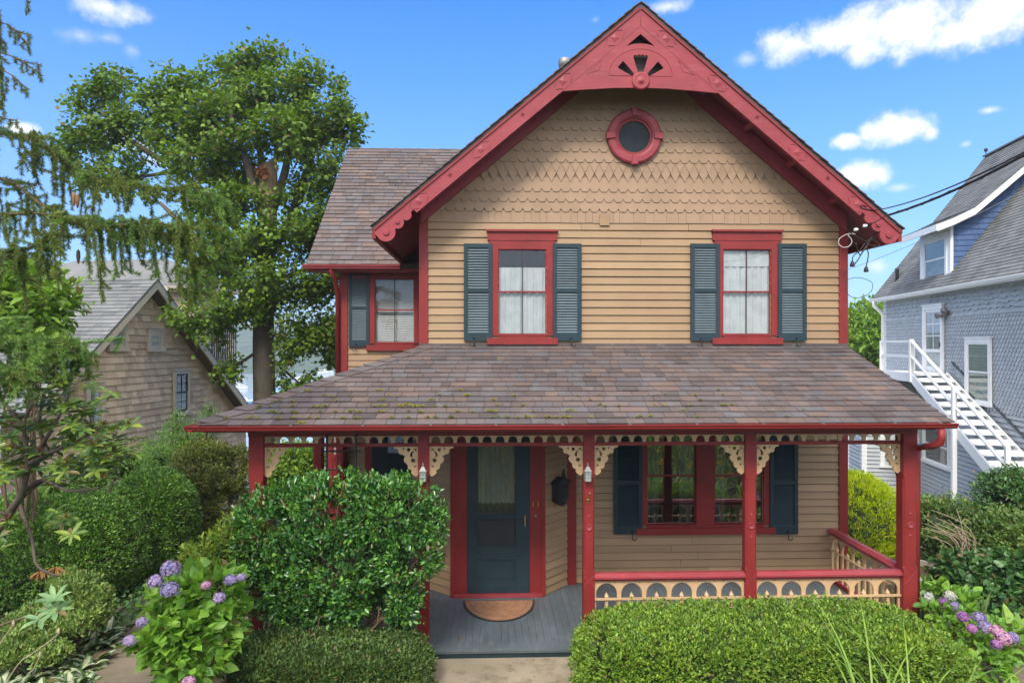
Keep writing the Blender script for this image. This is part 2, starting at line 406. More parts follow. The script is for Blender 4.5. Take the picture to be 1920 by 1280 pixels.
def window(px0, px1, py0, py1, Y, fr, double=None, head=None, curtain='half', glass='glass', munt=True, meet=None, sill=(0, 0, 12), red='red', name='window', cw=16):
    """sash window given by the photo box of its glass on the wall plane Y"""
    a, b = at(px0, py1, Y), at(px1, py0, Y); u0, u1, z0, z1 = a.x, b.x, a.z, b.z
    k = Y / F; c = cw * k
    m = MB(fr)                                        # casing: jambs, head, apron
    m.box(u0 - c, u0, .0, .045, z0 - .02, z1 + c); m.box(u1, u1 + c, .0, .045, z0 - .02, z1 + c); m.box(u0, u1, .0, .043, z1, z1 + c)
    m.box(u0, u1, .0, .043, z0 - .05, z0)
    if head:
        m.box(u0 - c - .03, u1 + c + .03, .0, .052, z1 + c, z1 + c + head); m.box(u0 - c - .045, u1 + c + .045, .0, .085, z1 + c + head, z1 + c + head + .03)
    o = m.build(name, red, H)
    s = MB(fr); s.box(u0 - c - .04, u1 + c + .04, 0, .075, z0 - .05 - sill[2] * k, z0 - .05); s.box(u0 - c + .01, u1 + c - .01, 0, .05, z0 - .02, z0); s.build('sill', red, o)
    cells = double or [(u0, u1)]
    for (p, q) in cells:
        zm = meet if meet else (z0 + z1) / 2; w = .016
        s = MB(fr); mu = MB(fr)                       # two sashes, the lower one set back
        for (zz0, zz1, n) in ((zm - .012, z1, .02), (z0, zm + .012, .004)):
            s.box(p, p + w, n - .02, n, zz0, zz1); s.box(q - w, q, n - .02, n, zz0, zz1); s.box(p + w, q - w, n - .02, n, zz1 - w, zz1); s.box(p + w, q - w, n - .02, n, zz0, zz0 + w * .9)
            if munt: mu.box((p + q) / 2 - .007, (p + q) / 2 + .007, n - .016, n - .001, zz0 + w, zz1 - w)
        s.build('sash', red, o)
        if munt: mu.build('muntin', 'muntin', o)
        g = MB(fr); g.poly([(p + w * .6, -.004, zm), (q - w * .6, -.004, zm), (q - w * .6, -.004, z1 - w * .5), (p + w * .6, -.004, z1 - w * .5)])
        g.poly([(p + w * .6, -.012, z0 + w * .5), (q - w * .6, -.012, z0 + w * .5), (q - w * .6, -.012, zm), (p + w * .6, -.012, zm)]); g.build('pane', glass, o)
        if curtain:
            cm = MB(fr); n = 44
            def drape(a0, a1, zz0, zz1, ph, dep=-.035, amp=.008, f=60):
                pts = [a0 + (a1 - a0) * i / n for i in range(n + 1)]
                dd = [dep + amp * math.sin(f * x + ph) + amp * .5 * math.sin(f * 2.3 * x) for x in pts]
                for i in range(n): cm.poly([(pts[i], dd[i], zz0), (pts[i + 1], dd[i + 1], zz0), (pts[i + 1], dd[i + 1], zz1), (pts[i], dd[i], zz1)])
            if curtain == 'half': drape(p, q, z0, z0 + (z1 - z0) * .79, 0); drape(p, q, z0 - .02, zm - .03, 2, -.055)
            elif curtain == 'full': drape(p, q, z0, z1, 1); drape(p, q, z1 - .25, z1, 2, -.022, .004, 20)
            elif curtain == 'side': drape(p, p + (q - p) * .3, z0, z1, 0, -.15); drape(q - (q - p) * .28, q, z0, z1, 1, -.15)
            elif curtain == 'blind':
                zz = z0
                while zz < z1: cm.poly([(p, -.06, zz), (q, -.06, zz), (q, -.085, zz + .045), (p, -.085, zz + .045)]); zz += .043
            cm.smooth = curtain != 'blind'
            cm.build('blind' if curtain == 'blind' else 'curtain', 'blind' if curtain == 'blind' else ('curtain_dim' if curtain == 'side' else 'curtain'), o)
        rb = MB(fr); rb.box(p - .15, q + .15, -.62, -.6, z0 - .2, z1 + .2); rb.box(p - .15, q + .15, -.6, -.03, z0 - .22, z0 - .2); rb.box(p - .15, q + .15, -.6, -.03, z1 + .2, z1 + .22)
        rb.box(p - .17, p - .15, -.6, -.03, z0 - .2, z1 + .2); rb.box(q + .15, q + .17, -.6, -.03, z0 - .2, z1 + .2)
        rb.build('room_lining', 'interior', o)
    return (u0, u1, z0, z1)
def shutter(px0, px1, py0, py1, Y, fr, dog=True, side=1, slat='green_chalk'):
    a, b = at(px0, py1, Y), at(px1, py0, Y); u0, u1, z0, z1 = a.x, b.x, a.z, b.z; n0, n1 = .03, .065; w = .055
    m = MB(fr); lv = MB(fr); zm = z0 + (z1 - z0) * .52
    m.box(u0, u0 + w, n0, n1, z0, z1); m.box(u1 - w, u1, n0, n1, z0, z1)
    m.box(u0 + w, u1 - w, n0, n1 - .002, z1 - .06, z1); m.box(u0 + w, u1 - w, n0, n1 - .002, z0, z0 + .12); m.box(u0 + w, u1 - w, n0, n1 - .002, zm - .03, zm + .03)
    m.box(u0 + w, u1 - w, n0 - .012, n0 - .008, z0 + .1, z1 - .05)
    for (p, q) in ((z0 + .12, zm - .03), (zm + .03, z1 - .06)):
        k = int((q - p) / .0365); e = (q - p) / k
        for i in range(k):
            z = p + i * e; lv.hexa([(u0 + w, n1 - .004, z), (u1 - w, n1 - .004, z), (u1 - w, n1 - .010, z - .002), (u0 + w, n1 - .010, z - .002), (u0 + w, n0 + .002, z + e * .9), (u1 - w, n0 + .002, z + e * .9), (u1 - w, n0 - .004, z + e * .86), (u0 + w, n0 - .004, z + e * .86)])
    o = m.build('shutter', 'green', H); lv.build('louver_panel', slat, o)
    if dog:
        uc = (u0 + u1) / 2 + .06 * side; d = MB(fr); d.smooth = True
        pts = [(uc, .07, z0 + .03), (uc, .085, z0 - .01), (uc - .005 * side, .08, z0 - .05)] + [(uc + side * (.028 - .03 * math.cos(t)), .08, z0 - .055 - .03 * math.sin(t)) for t in np.linspace(0, 3.6, 8)]
        d.tube(pts, [.010, .009, .009] + list(np.linspace(.009, .005, 8)), 6); d.lathe((uc, .07, z0 + .04), [(.018, -.004), (.018, .004), (.008, .01)], 10, 'z'); d.build('shutter_dog', 'iron', o)
    return (u0, u1, z0, z1)

# ---- front wall, upper storey
up_holes = []
for px0, px1, cur in ((934, 1024, 'half'), (1354, 1444, 'full')):
    up_holes.append(window(px0, px1, 468, 627, YW, wall, head=.125, curtain=cur, munt=True, meet=at(px0, 547, YW).z, red='red'))
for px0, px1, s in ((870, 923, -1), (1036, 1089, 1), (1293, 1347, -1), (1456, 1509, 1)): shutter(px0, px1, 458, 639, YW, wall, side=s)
zs0 = at(1200, 419, YW).z
m = MB(wall); clapboards(m, WL + .02, WR - .02, ZPR - .12, zs0, .109, [(a + .01, b - .01, c - .04, d + .02) for a, b, c, d in up_holes]); m.build('front_wall', 'tan', H)
# ---- gable shingles
k = YW / F
rows = [(419 - 21, 'sq')]; ys = [398, 380, 361]
RW = [(zs0, .165, 'sq')]
for y in (398.5, 380, 361): RW.append((at(1200, y, YW).z, .145, 'hex'))
RW.append((at(1200, 342.5, YW).z, .135, 'point')); RW.append((at(1200, 325, YW).z, .135, 'point'))
y = 306
while y > 70: RW.append((at(1200, y, YW).z, .15, 'hex')); y -= 19.6
RWC = at(1188, 258, YW)
m = MB(wall); m.T = frame((0, YW - .003)); rclip = [(SL, 1, ZA - .30 + SL * XC), (-SL, 1, ZA - .30 - SL * XC), (-1, 0, -(WL + .05)), (1, 0, WR - .05)]
shingle_rows(m, RW, .1395, WL, WR, rclip, skip=lambda u, z: math.hypot(u - RWC.x, z - RWC.z) < .33)
pts = [(WL, -.02, zs0 - .02), (WR, -.02, zs0 - .02), (WR, -.02, ztop(WR) - .2), (XC, -.02, ZA - .2), (WL, -.02, ztop(WL) - .2)]
gs = m.build('gable_shingle_face', 'tan_shingle', H)
# backing board behind the shingles, with the round opening
m = MB(); o1 = [(p[0], p[2]) for p in pts]; add_plate(m, [o1, arc(RWC.x, RWC.z, .27, 0, 352.5, 46)], .02, lambda p: (p[0], YW + .02 + p[2], p[1])); m.build('gable_backing', 'tan_shingle', H)
# little square tab under the shingles
t = at(1133, 412, YW); MB(wall).box(t.x - .07, t.x + .07, .02, .04, t.z - .09, t.z + .08).build('wall_patch', 'tan', H)
# ---- round window
m = MB(); m.smooth = False
m.lathe((RWC.x, YW - .05, RWC.z), [(.265, .05), (.265, -.012), (.30, -.03), (.37, -.03), (.395, -.012), (.395, .05)], 48, 'y')
m.f = m.f[:-2]; rw = m.build('round_window', 'red_worn', H)
m = MB(); m.lathe((RWC.x, YW - .05, RWC.z), [(.228, .06), (.228, .012), (.266, .008), (.266, .06)], 48, 'y'); m.f = m.f[:-2]; m.build('sash', 'red', rw)
for a in (0, 90, 180, 270):
    m = MB(); ca, sa = math.cos(R(a)), math.sin(R(a)); f = lambda r, w, n: (RWC.x + ca * r - sa * w, YW - .05 + n, RWC.z + sa * r + ca * w)
    m.hexa([f(.285, -.035, 0), f(.415, -.055, 0), f(.415, .055, 0), f(.285, .035, 0), f(.285, -.03, -.055), f(.41, -.045, -.055), f(.41, .045, -.055), f(.285, .03, -.055)]); m.build('keystone', 'red_worn', rw)
m = MB(); m.poly([(x, YW - .012, z) for x, z in arc(RWC.x, RWC.z, .232, 0, 352.5, 47)]); m.build('pane', plain('dark_round_glass', (.022, .028, .032), .3, 0, .12), rw)
MB().box(RWC.x - .5, RWC.x + .5, YW + .5, YW + .52, RWC.z - .5, RWC.z + .5).build('attic_lining', 'interior', rw)
# ---- corner boards and rake frieze
for nm, x0, x1, xx in (('corner_board', WL - .03, WL + .10, WL), ('corner_board', WR - .10, WR + .03, WR)):
    m = MB(wall); m.prism([(x0, -.05, ZPR - .1), (x1, -.05, ZPR - .1), (x1, -.05, ztop(x1) - .13), (x0, -.05, ztop(x0) - .13)], (0, .085, 0)); m.build(nm, 'red', H)
for sgn in (-1, 1):
    xe = WL if sgn < 0 else WR; m = MB(wall)
    m.prism([(xe, .025, ztop(xe) - .385), (XC, .025, ZA - .385), (XC, .025, ZA - .13), (xe, .025, ztop(xe) - .13)], (0, .04, 0)); m.build('rake_frieze', 'red_soffit', H)
# ---- main roof: two slabs, shingled edge showing over the barge boards
def slab(name, mat, pts, dz): m = MB(); m.prism(pts, (0, 0, dz)); return m.build(name, mat, H)
YE = 18.5
for sgn in (-1, 1):
    xe = XC + sgn * HW
    slab('main_roof', 'roof', [(XC, YB - .05, ZA), (xe, YB - .05, ztop(xe)), (xe, YE, ztop(xe)), (XC, YE, ZA)], -.05)
    slab('soffit', 'red_soffit', [(XC, YB + .03, ZA - .054), (xe - sgn * .02, YB + .03, ztop(xe) - .04), (xe - sgn * .02, YE - .05, ztop(xe) - .04), (XC, YE - .05, ZA - .054)], -.05)
    m = MB(); d = .0                                  # ragged shingle butts along the verge
    for i in range(34):
        a = i / 34; b = (i + 1) / 34 - .003; xa, xb = XC + sgn * HW * a, XC + sgn * (HW * b + .03); j = random.uniform(0, .018)
        m.hexa([(xa, YB - .07 - j, ztop(xa) + .004), (xb, YB - .07 - j, ztop(xb) + .02), (xb, YB + .3, ztop(xb) + .02), (xa, YB + .3, ztop(xa) + .004), (xa, YB - .07 - j, ztop(xa) + .02), (xb, YB - .07 - j, ztop(xb) + .036), (xb, YB + .3, ztop(xb) + .036), (xa, YB + .3, ztop(xa) + .02)])
    m.build('verge_shingle', 'roof', H)
    # eave fascia with its boxed end
    m = MB(); m.box(min(xe, xe - sgn * .05), max(xe, xe - sgn * .05), YB - .03, YE, ztop(xe) - .16, ztop(xe) - .052); m.build('eave_fascia', 'red', H)
    # exposed lookouts under the rake
    for i, f in enumerate((.28, .45, .62, .79)):
        x = XC + sgn * HW * f; m = MB(); m.beam((x, YB + .05, ztop(x) - .155), (x, YW - .02, ztop(x) - .155), .07, .09, (math.sin(TH) * sgn, 0, math.cos(TH))); m.build('lookout', 'red_soffit', H)
# ---- barge boards with scalloped feet
ux, uz = math.cos(TH), math.sin(TH)
def lobes(s):
    w = .205 if s > .62 else .15
    for s0, r in ((.13, .13), (.335, .088), (.49, .072)):
        if abs(s - s0) < r: w = max(w, .14 + math.sqrt(r * r - (s - s0) ** 2))
    return w
LR = HW / ux
for sgn in (-1, 1):
    ss = [0, .004] + [i * .012 for i in range(1, 54)] + [.66, LR - .2 * SL]
    tip = (XC + sgn * HW, ztop(XC + HW) - .045)
    pt = lambda s, w: (tip[0] - sgn * (s * ux - w * -uz * -1) if False else tip[0] - sgn * (s * ux + 0) + sgn * (-w * uz) * -1 * -1, 0, 0)
    def pt(s, w): return (tip[0] - sgn * (s * ux) - sgn * w * uz * 1, YB, tip[1] + s * uz - w * ux)
    outl = [pt(0, 0)] + [pt(s, lobes(s)) for s in ss]
    # the mitre at the ridge is plumb
    zl = tip[1] + HW * SL
    outl += [(XC, YB, zl - .205 / ux), (XC, YB, zl)]
    m = MB(); m.prism(outl, (0, -.045, 0)); bg = m.build('barge_board', 'red_worn', H)
    m = MB(); a0, a1 = pt(.02, .012), pt(LR - .03, .012)
    m.beam((a0[0], YB - .054, a0[2]), (a1[0], YB - .054, a1[2]), .018, .03, (sgn * uz, 0, ux)); m.build('barge_moulding', 'red', bg)
    for f in (.155, .385, .69, .885):
        c = pt(LR * f, .105); m = MB(); q = .045
        for (dx, w) in ((0, q),):
            V4 = [(c[0] + sgn * (-ux * a - uz * b) * q, YB - .047, c[2] + (uz * a - ux * b) * q) for a, b in ((-1, -1), (1, -1), (1, 1), (-1, 1))]
            ap = (c[0], YB - .058, c[2])
            for i in range(4): m.poly([V4[i], V4[(i + 1) % 4], ap])
        for dd in (-1, 1):
            cc = pt(LR * f + dd * .11, .105)
            for e in (-1, 1):
                e1 = pt(LR * f + dd * .07, .105 + e * .075); e2 = pt(LR * f + dd * .15, .105 + e * .02)
                m.beam((e1[0], YB - .048, e1[2]), (e2[0], YB - .048, e2[2]), .008, .009)
        m.build('barge_diamond', 'red_worn', bg)
    for f in (.27, .54):
        c = pt(LR * f, .10); m = MB()
        for a in (0, 90): m.beam((c[0] - .03 * math.cos(R(a + 20)), YB - .049, c[2] - .03 * math.sin(R(a + 20))), (c[0] + .03 * math.cos(R(a + 20)), YB - .049, c[2] + .03 * math.sin(R(a + 20))), .012, .012)
        m.build('barge_star', 'red', bg)
    for s0, w0, r in ((.13, .145, .045), (.335, .135, .03)):
        c = pt(s0, w0); m = MB(); m.smooth = True; m.lathe((c[0], YB - .05, c[2]), [(r, .0), (r, -.012), (r * .75, -.016), (r * .5, -.008), (r * .3, -.014), (.002, -.016)], 18, 'y'); m.build('barge_disc', 'red_worn', bg)
# ---- pierced panel in the gable peak
S = YB / F; cx, cz = XC, at(1202, 155, YB).z
def wedge(a0, a1, r0, r1, k):
    o = [(r0 * math.cos(R(a0)), r0 * math.sin(R(a0)))]; o.append((r1 * math.cos(R(a0)), r1 * math.sin(R(a0))))
    st = (a1 - a0) / k
    for i in range(k):
        am = a0 + st * (i + .5); rr = r1 * math.sin(R(st / 2)) * 1.0; c = (r1 * math.cos(R(am)), r1 * math.sin(R(am)))
        for t in range(1, 8):
            an = am - 90 + 180 * t / 8; o.append((c[0] + rr * math.cos(R(an)), c[1] + rr * math.sin(R(an))))
    o.append((r1 * math.cos(R(a1)), r1 * math.sin(R(a1)))); o.append((r0 * math.cos(R(a1)), r0 * math.sin(R(a1))))
    return o
holes = [wedge(73, 107, 17 * S, 47 * S, 4), wedge(30, 49, 19 * S, 48 * S, 3), wedge(131, 150, 19 * S, 48 * S, 3),
         [(27 * S, 66 * S), (0, 89 * S), (-27 * S, 66 * S), (-13 * S, 70 * S), (0, 71 * S), (13 * S, 70 * S)]]
hw, zl2 = 157 * S, -21 * S
out = [(-hw, zl2), (-hw * .66, zl2 + 4.5 * S), (-hw * .33, zl2 + 8 * S), (0, zl2 + 9 * S), (hw * .33, zl2 + 8 * S), (hw * .66, zl2 + 4.5 * S), (hw, zl2), (hw + .03, zl2 + .12), (0, ZA - .12 - cz), (-hw - .03, zl2 + .12)]
m = MB(); add_plate(m, [out] + holes, .03, lambda p: (cx + p[0], YB - .027 + p[2], cz + p[1])); gp = m.build('gable_panel', 'red_worn', H)
m = MB(); m.prism([(cx + a * .8, YB + .10, cz + b * .85) for a, b in ((-.7, .02), (.7, .02), (0, .8))], (0, .01, 0)); m.build('panel_backing', 'interior', gp)
m = MB(); a = [(cx + x, YB - .043, cz + z) for x, z in arc(0, 10 * S, 60 * S, 0, 180, 24, 51 * S)]; m.tube(a + [a[0]], .0035, 5); m.build('sunburst_rim', 'red', gp)
for sgn in (-1, 1):
    m = MB(); a = [(cx + sgn * x * S, YB - .042, cz + z * S) for x, z in ((72, 40), (79, 20), (103, 12), (72, 40))]; m.tube(a, .004, 4); m.build('incised_triangle', 'red', gp)
m = MB(); m.smooth = True; m.lathe((cx, YB - .042, cz), [(16.5 * S, 0.02), (16.5 * S, -.022), (14 * S, -.03), (11 * S, -.024), (4.5 * S, -.026), (3.5 * S, -.038), (.001, -.042)], 36, 'y'); m.build('sunburst_hub', 'red_worn', gp)
# ---- flue cap behind the ridge
c = atd(1059, 118, 13.0); m = MB(); m.smooth = True
m.lathe((c.x, c.y, 0), [(.085, c.z - 1.2), (.085, c.z - .12), (.11, c.z - .12), (.125, c.z - .02), (.125, c.z + .05), (.10, c.z + .07)], 20); m.build('flue_pipe', 'steel', H)
m = MB(); m.box(WL, WL + .02, YW, YN + 5, 0, 5.4); m.box(WR - .02, WR, YW, YN + 5, -.3, 5.3); m.box(WL, WR, YN + 5, YN + 5.02, -.3, 8); m.box(WL + .05, WR - .05, YW + .7, YN + 5, 2.7, 2.8); m.build('side_wall', 'tan', H)

# ================================================================== set-back wing on the left
NE = YN - .42; zNe = at(660, 497, NE).z; xNl = ax(577, NE)
rdY = NE + 3.55; zNr = zNe + 3.05
Uv = Vector((1, 0, 0)); Vv = Vector((0, rdY - NE, zNr - zNe)); vl = Vv.length; Vv.normalize(); Nv = Uv.cross(Vv)
m = MB(); m.prism([(xNl, NE, zNe), (XC, NE, zNe), (XC, rdY, zNr), (xNl, rdY, zNr)], (0, 0, -.05))
m.prism([(xNl, rdY + 3.5, zNe), (XC, rdY + 3.5, zNe), (XC, rdY, zNr), (xNl, rdY, zNr)], (0, 0, -.05))
roof_tabs(m, (xNl - .02, NE - .03, zNe), Uv, Vv, Nv, XC - xNl, vl, .146, [(-1, 0, 0)], .24)
wr = m.build('wing_roof', 'roof', H)
m = MB()
for i in range(18):
    x = xNl + i * .26; m.prism([(x, rdY - .13, zNr - .085), (x + .28, rdY - .13, zNr - .09), (x + .28, rdY, zNr + .028), (x, rdY, zNr + .038)], (0, 0, .012)); m.prism([(x, rdY + .13, zNr - .085), (x + .28, rdY + .13, zNr - .09), (x + .28, rdY, zNr + .028), (x, rdY, zNr + .038)], (0, 0, .012))
m.build('ridge_cap', 'roof', wr)
m = MB(); xg = XC - HW + .02; m.box(xNl - .06, xg, NE - .12, NE - .01, zNe - .075, zNe - .015); m.box(xNl - .06, xg, NE - .14, NE - .115, zNe - .035, zNe - .005); m.build('wing_gutter', 'red', H)
m = MB(); m.box(xNl, WL, NE, YN, zNe - .11, zNe - .06); m.build('wing_soffit', 'red_soffit', H)
holes = [window(703, 777, 519, 642, YN, wing, curtain='blind', cw=11, meet=at(703, 581, YN).z, sill=(0, 0, 10))]
shutter(655, 693, 510, 649, YN, wing, side=-1); shutter(787, 825, 510, 649, YN, wing, dog=False)
m = MB(wing); clapboards(m, NL + .02, WL + .02, 2.5, zNe - .05, .109, [(a + .01, b - .01, c - .04, d + .02) for a, b, c, d in holes]); m.build('wing_wall', 'tan', H)
MB(wing).box(NL - .03, NL + .12, -.05, .045, 2.5, zNe - .06).build('corner_board', 'red', H)
MB(wing).box(NL, WL, 0.02, .05, zNe - .22, zNe - .06).build('frieze_board', 'red', H)
m = MB(); m.box(NL, NL + .02, YN, YN + 5, -.5, 5.2); m.build('wing_side_wall', 'tan', H)
m = MB(); m.smooth = True; g = at(622, 503, NE); w0 = at(637, 540, YN - .05)
m.tube([(g.x, NE - .06, zNe - .05), (g.x, NE - .06, zNe - .12), (g.x + .05, NE, zNe - .22), (w0.x - .03, YN - .08, zNe - .5), (w0.x - .03, YN - .08, 2.6)], .042, 10); m.build('downspout', 'red', H)

# ================================================================== porch roof
EY, EZ, TZ = 7.58, 2.60, ZPR; XLe, XRe = ax(373, EY), ax(1781, EY)
run = YW - EY; ps = (TZ - EZ) / run
U = Vector((1, 0, 0)); V = Vector((0, run, TZ - EZ)); vlen = V.length; V.normalize(); N = U.cross(V)
hk = run / vlen                                        # plan run per slope length
m = MB()
m.prism([(XLe, EY, EZ), (XRe, EY, EZ), (XRe, YW, TZ), (XLe + run, YW, TZ)], (0, 0, -.05))
roof_tabs(m, (XLe, EY - .035, EZ - .012), U, V, N, XRe - XLe + .03, vlen + .02, .1475, [(-1, hk, .035), (1, 0, XRe - XLe + .03)], .205)
pr = m.build('porch_roof', 'roof', H)
m = MB(); LYE = 13.3; U2 = Vector((0, -1, 0)); V2 = Vector((run, 0, TZ - EZ)).normalized(); N2 = U2.cross(V2)
m.prism([(XLe, LYE, EZ), (XLe, EY, EZ), (XLe + run, YW, TZ), (XLe + run, LYE, TZ)], (0, 0, -.05))
roof_tabs(m, (XLe - .035, LYE, EZ - .012), U2, V2, N2, LYE - EY, vlen, .1475, [(1, hk, LYE - EY + .035)], .235)
m.build('porch_side_roof', 'roof', pr)
m = MB(); nc = 15                                      # overlapping caps down the hip
for i in range(nc):
    f0, f1 = i / nc - .012, (i + 1) / nc + .02
    P0, P1 = [Vector((XLe + run * f - .01, EY + run * f - .01, EZ + (TZ - EZ) * f)) for f in (max(f0, -.005), min(f1, 1))]
    h0, h1 = .052 + random.uniform(0, .006), .026
    for (d, dn) in ((Vector((.15, 0, 0)), 1), (Vector((0, .15, 0)), 1)):
        a, b = P0 + Vector((0, 0, h0)), P1 + Vector((0, 0, h1))
        dd = Vector((.17, 0, -.0)) if d.x else Vector((0, .17, 0))
        c0, c1 = P0 + dd + Vector((0, 0, .030)), P1 + dd + Vector((0, 0, .012))
        m.prism([a, b, c1, c0], (0, 0, -.012))
m.build('hip_cap', 'roof', pr)
mp, md, mn = [], [], []                                # moss cushions between the lower courses
cush = [(0.55, .15, .055), (.72, .3, .04), (1.62, .3, .05), (1.1, .02, .04), (1.25, .44, .045), (2.2, .45, .07), (1.9, .6, .04), (2.5, .6, .04), (3.2, .3, .05), (4.1, .3, .045), (2.9, .75, .03), (.95, .3, .03), (3.6, .15, .03)]
for i in range(110):
    v = .1475 * random.choice((1, 1, 2, 2, 3, 3, 4, 5, 6)) + random.gauss(0, .008); cush.append((max(v * .95 + .1, random.betavariate(1.2, 2.2) * 7.6), v, random.uniform(.006, .020)))
for (u, v, r) in cush:
    P = Vector((XLe, EY - .03, EZ)) + U * u + V * v + N * .012; n = int(20 + r * 1600)
    d = rnd(n); d[:, 2] = np.abs(d[:, 2]) * .5; q = d * r * RNG.uniform(.4, 1, (n, 1)) * np.array([1.5, 1, .8]); mp.append(q + np.array(P)); md.append(d + .4 * rnd(n)); mn.append(rnd(n))
V_, f_ = leaf_arrays(np.concatenate(mp), np.concatenate(md), np.concatenate(mn), .013, 'petal'); np_mesh('roof_moss', V_, f_, 'moss', pr)
# flashing where the roof meets the wall
MB(wall).box(WL - .02, WR + .02, .02, .05, TZ - .01, TZ + .035).build('wall_flashing', 'roof', pr)
MB().box(XRe + .002, XRe + .03, EY, YW, EZ - .06, EZ - .05).build('verge_trim', 'red', pr)
# ---- gutter
zg0, zg1 = EZ - .075, EZ - .005
gprof = [(0, 0), (-.035, .004), (-.055, .02), (-.062, .045), (-.075, .055), (-.075, .07), (-.068, .07), (-.066, .06), (0, .05)]
m = MB(); m.prism([(XLe - .12, YG + .06 + a, zg0 + b) for a, b in gprof], (XRe - XLe + .16, 0, 0)); gt = m.build('porch_gutter', 'red', H)
m = MB(); m.prism([(XLe - .045 + a, YG + .0, zg0 + b) for a, b in gprof], (0, LYE - YG, 0)); m.build('side_gutter', 'red', gt)
for px in (545, 680, 808, 930, 1055, 1181, 1307, 1432, 1544, 1678, 1762):
    x = ax(px, YG); MB().box(x - .012, x + .012, YG - .02, YG + .1, zg1 - .004, zg1 + .006).build('gutter_hanger', 'steel', gt)
m = MB(); m.smooth = True; x = ax(1758, YG + .1)
e = at(1702, 836, YP + .05)
pts = [(x, YG + .03, zg0), (x, YG + .03, zg0 - .10), (x - .01, YG + .04, zg0 - .16), (x - .06, YG + .10, zg0 - .20), (e.x + .10, YP - .02, e.z), (e.x + .085, YP + .0, e.z - .05), (e.x + .085, YP + .02, -.15)]
m.tube(pts, [.040, .040, .042, .042, .038, .038, .036], 12)
for i in range(7): a = Vector(pts[1]).lerp(Vector(pts[3]), i / 6); m.lathe(a - Vector((0, 0, .004)), [(.044, 0), (.047, .004), (.044, .008)], 12)
m.build('downspout', 'red', H)
# ---- beams, frieze arcade, rail under it
PX = [ax(p, YP) for p in (484, 795, 1103, 1404.5, 1699)]; PW = [.165, .128, .132, .135, .17]
zb1, zb0, zr1, zr0 = EZ - .07, 2.415, 2.325, 2.285
m = MB(); m.box(PX[0] - .09, PX[4] + .09, YP - .085, YP + .07, zb0, zb1); m.build('porch_beam', 'red', H)
for x in (PX[0], PX[4]):
    m = MB(); m.box(x - .07, x + .07, YP + .07, YN - .1 if x < 0 else YW - .03, zb0, zb1); m.build('porch_beam', 'red', H)
m = MB(); m.box(XLe + .05, XRe - .05, EY + .03, YP - .085, zb1 - .02, zb1 - .005); m.build('eave_soffit', 'red_soffit', H)
for i in range(4):
    a, b = PX[i] + PW[i] / 2, PX[i + 1] - PW[i + 1] / 2; n = round((b - a) / .1495); w = (b - a) / n; r = w * .355
    o = [(0, 0)]
    for j in range(n):
        c = w * (j + .5); o += [(c - r, 0), (c - r, .022)] + arc(c, .022, r, 180, 0, 10)[1:-1] + [(c + r, .022), (c + r, 0)]
    o += [(b - a, 0), (b - a, zb0 - zr1), (0, zb0 - zr1)]
    m = MB(); add_plate(m, [o], .022, lambda p: (a + p[0], YP - .01 + p[2], zr1 + p[1])); fz = m.build('arched_frieze', 'tan_trim', H)
    MB().box(a, b, YP - .035, YP + .02, zr0, zr1).build('frieze_rail', 'red', fz)
# ---- scroll brackets
def bracket(x, dirn, y=YP - .005, nm='scroll_bracket', along='x', yy=None):
    o = [(0, 0), (.285, 0), (.283, -.022), (.25, -.026), (.235, -.045)] + arc(.20, -.062, .033, 30, -110, 5) + arc(.155, -.085, .03, 60, -120, 5) + [(.155, -.125)] + arc(.125, -.155, .045, 40, -60, 6) + [(.128, -.215)] + arc(.085, -.235, .04, 25, -80, 6) + arc(.05, -.30, .034, 50, -70, 5) + [(.03, -.355), (0, -.33)]
    h = [arc(.115, -.04, .022, 0, 330, 8), [(.05, -.05), (.085, -.07), (.10, -.105), (.085, -.13), (.062, -.12), (.072, -.10), (.06, -.075)], arc(.06, -.165, .026, 0, 330, 10), [(.02, -.03), (.06, -.028), (.03, -.06)], arc(.04, -.235, .013, 0, 320, 6), arc(.175, -.03, .012, 0, 320, 6)]
    m = MB(); add_plate(m, [o] + h, .028, (lambda p: (x + dirn * p[0], y + p[2], zr0 + p[1])) if along == 'x' else (lambda p: (x + p[2], y + dirn * p[0], zr0 + p[1])))
    return m.build(nm, 'tan_trim', H)
bracket(PX[0] + PW[0] / 2, 1)
for i in (1, 2, 3): bracket(PX[i] - PW[i] / 2, -1); bracket(PX[i] + PW[i] / 2, 1)
bracket(PX[4] - PW[4] / 2, -1)
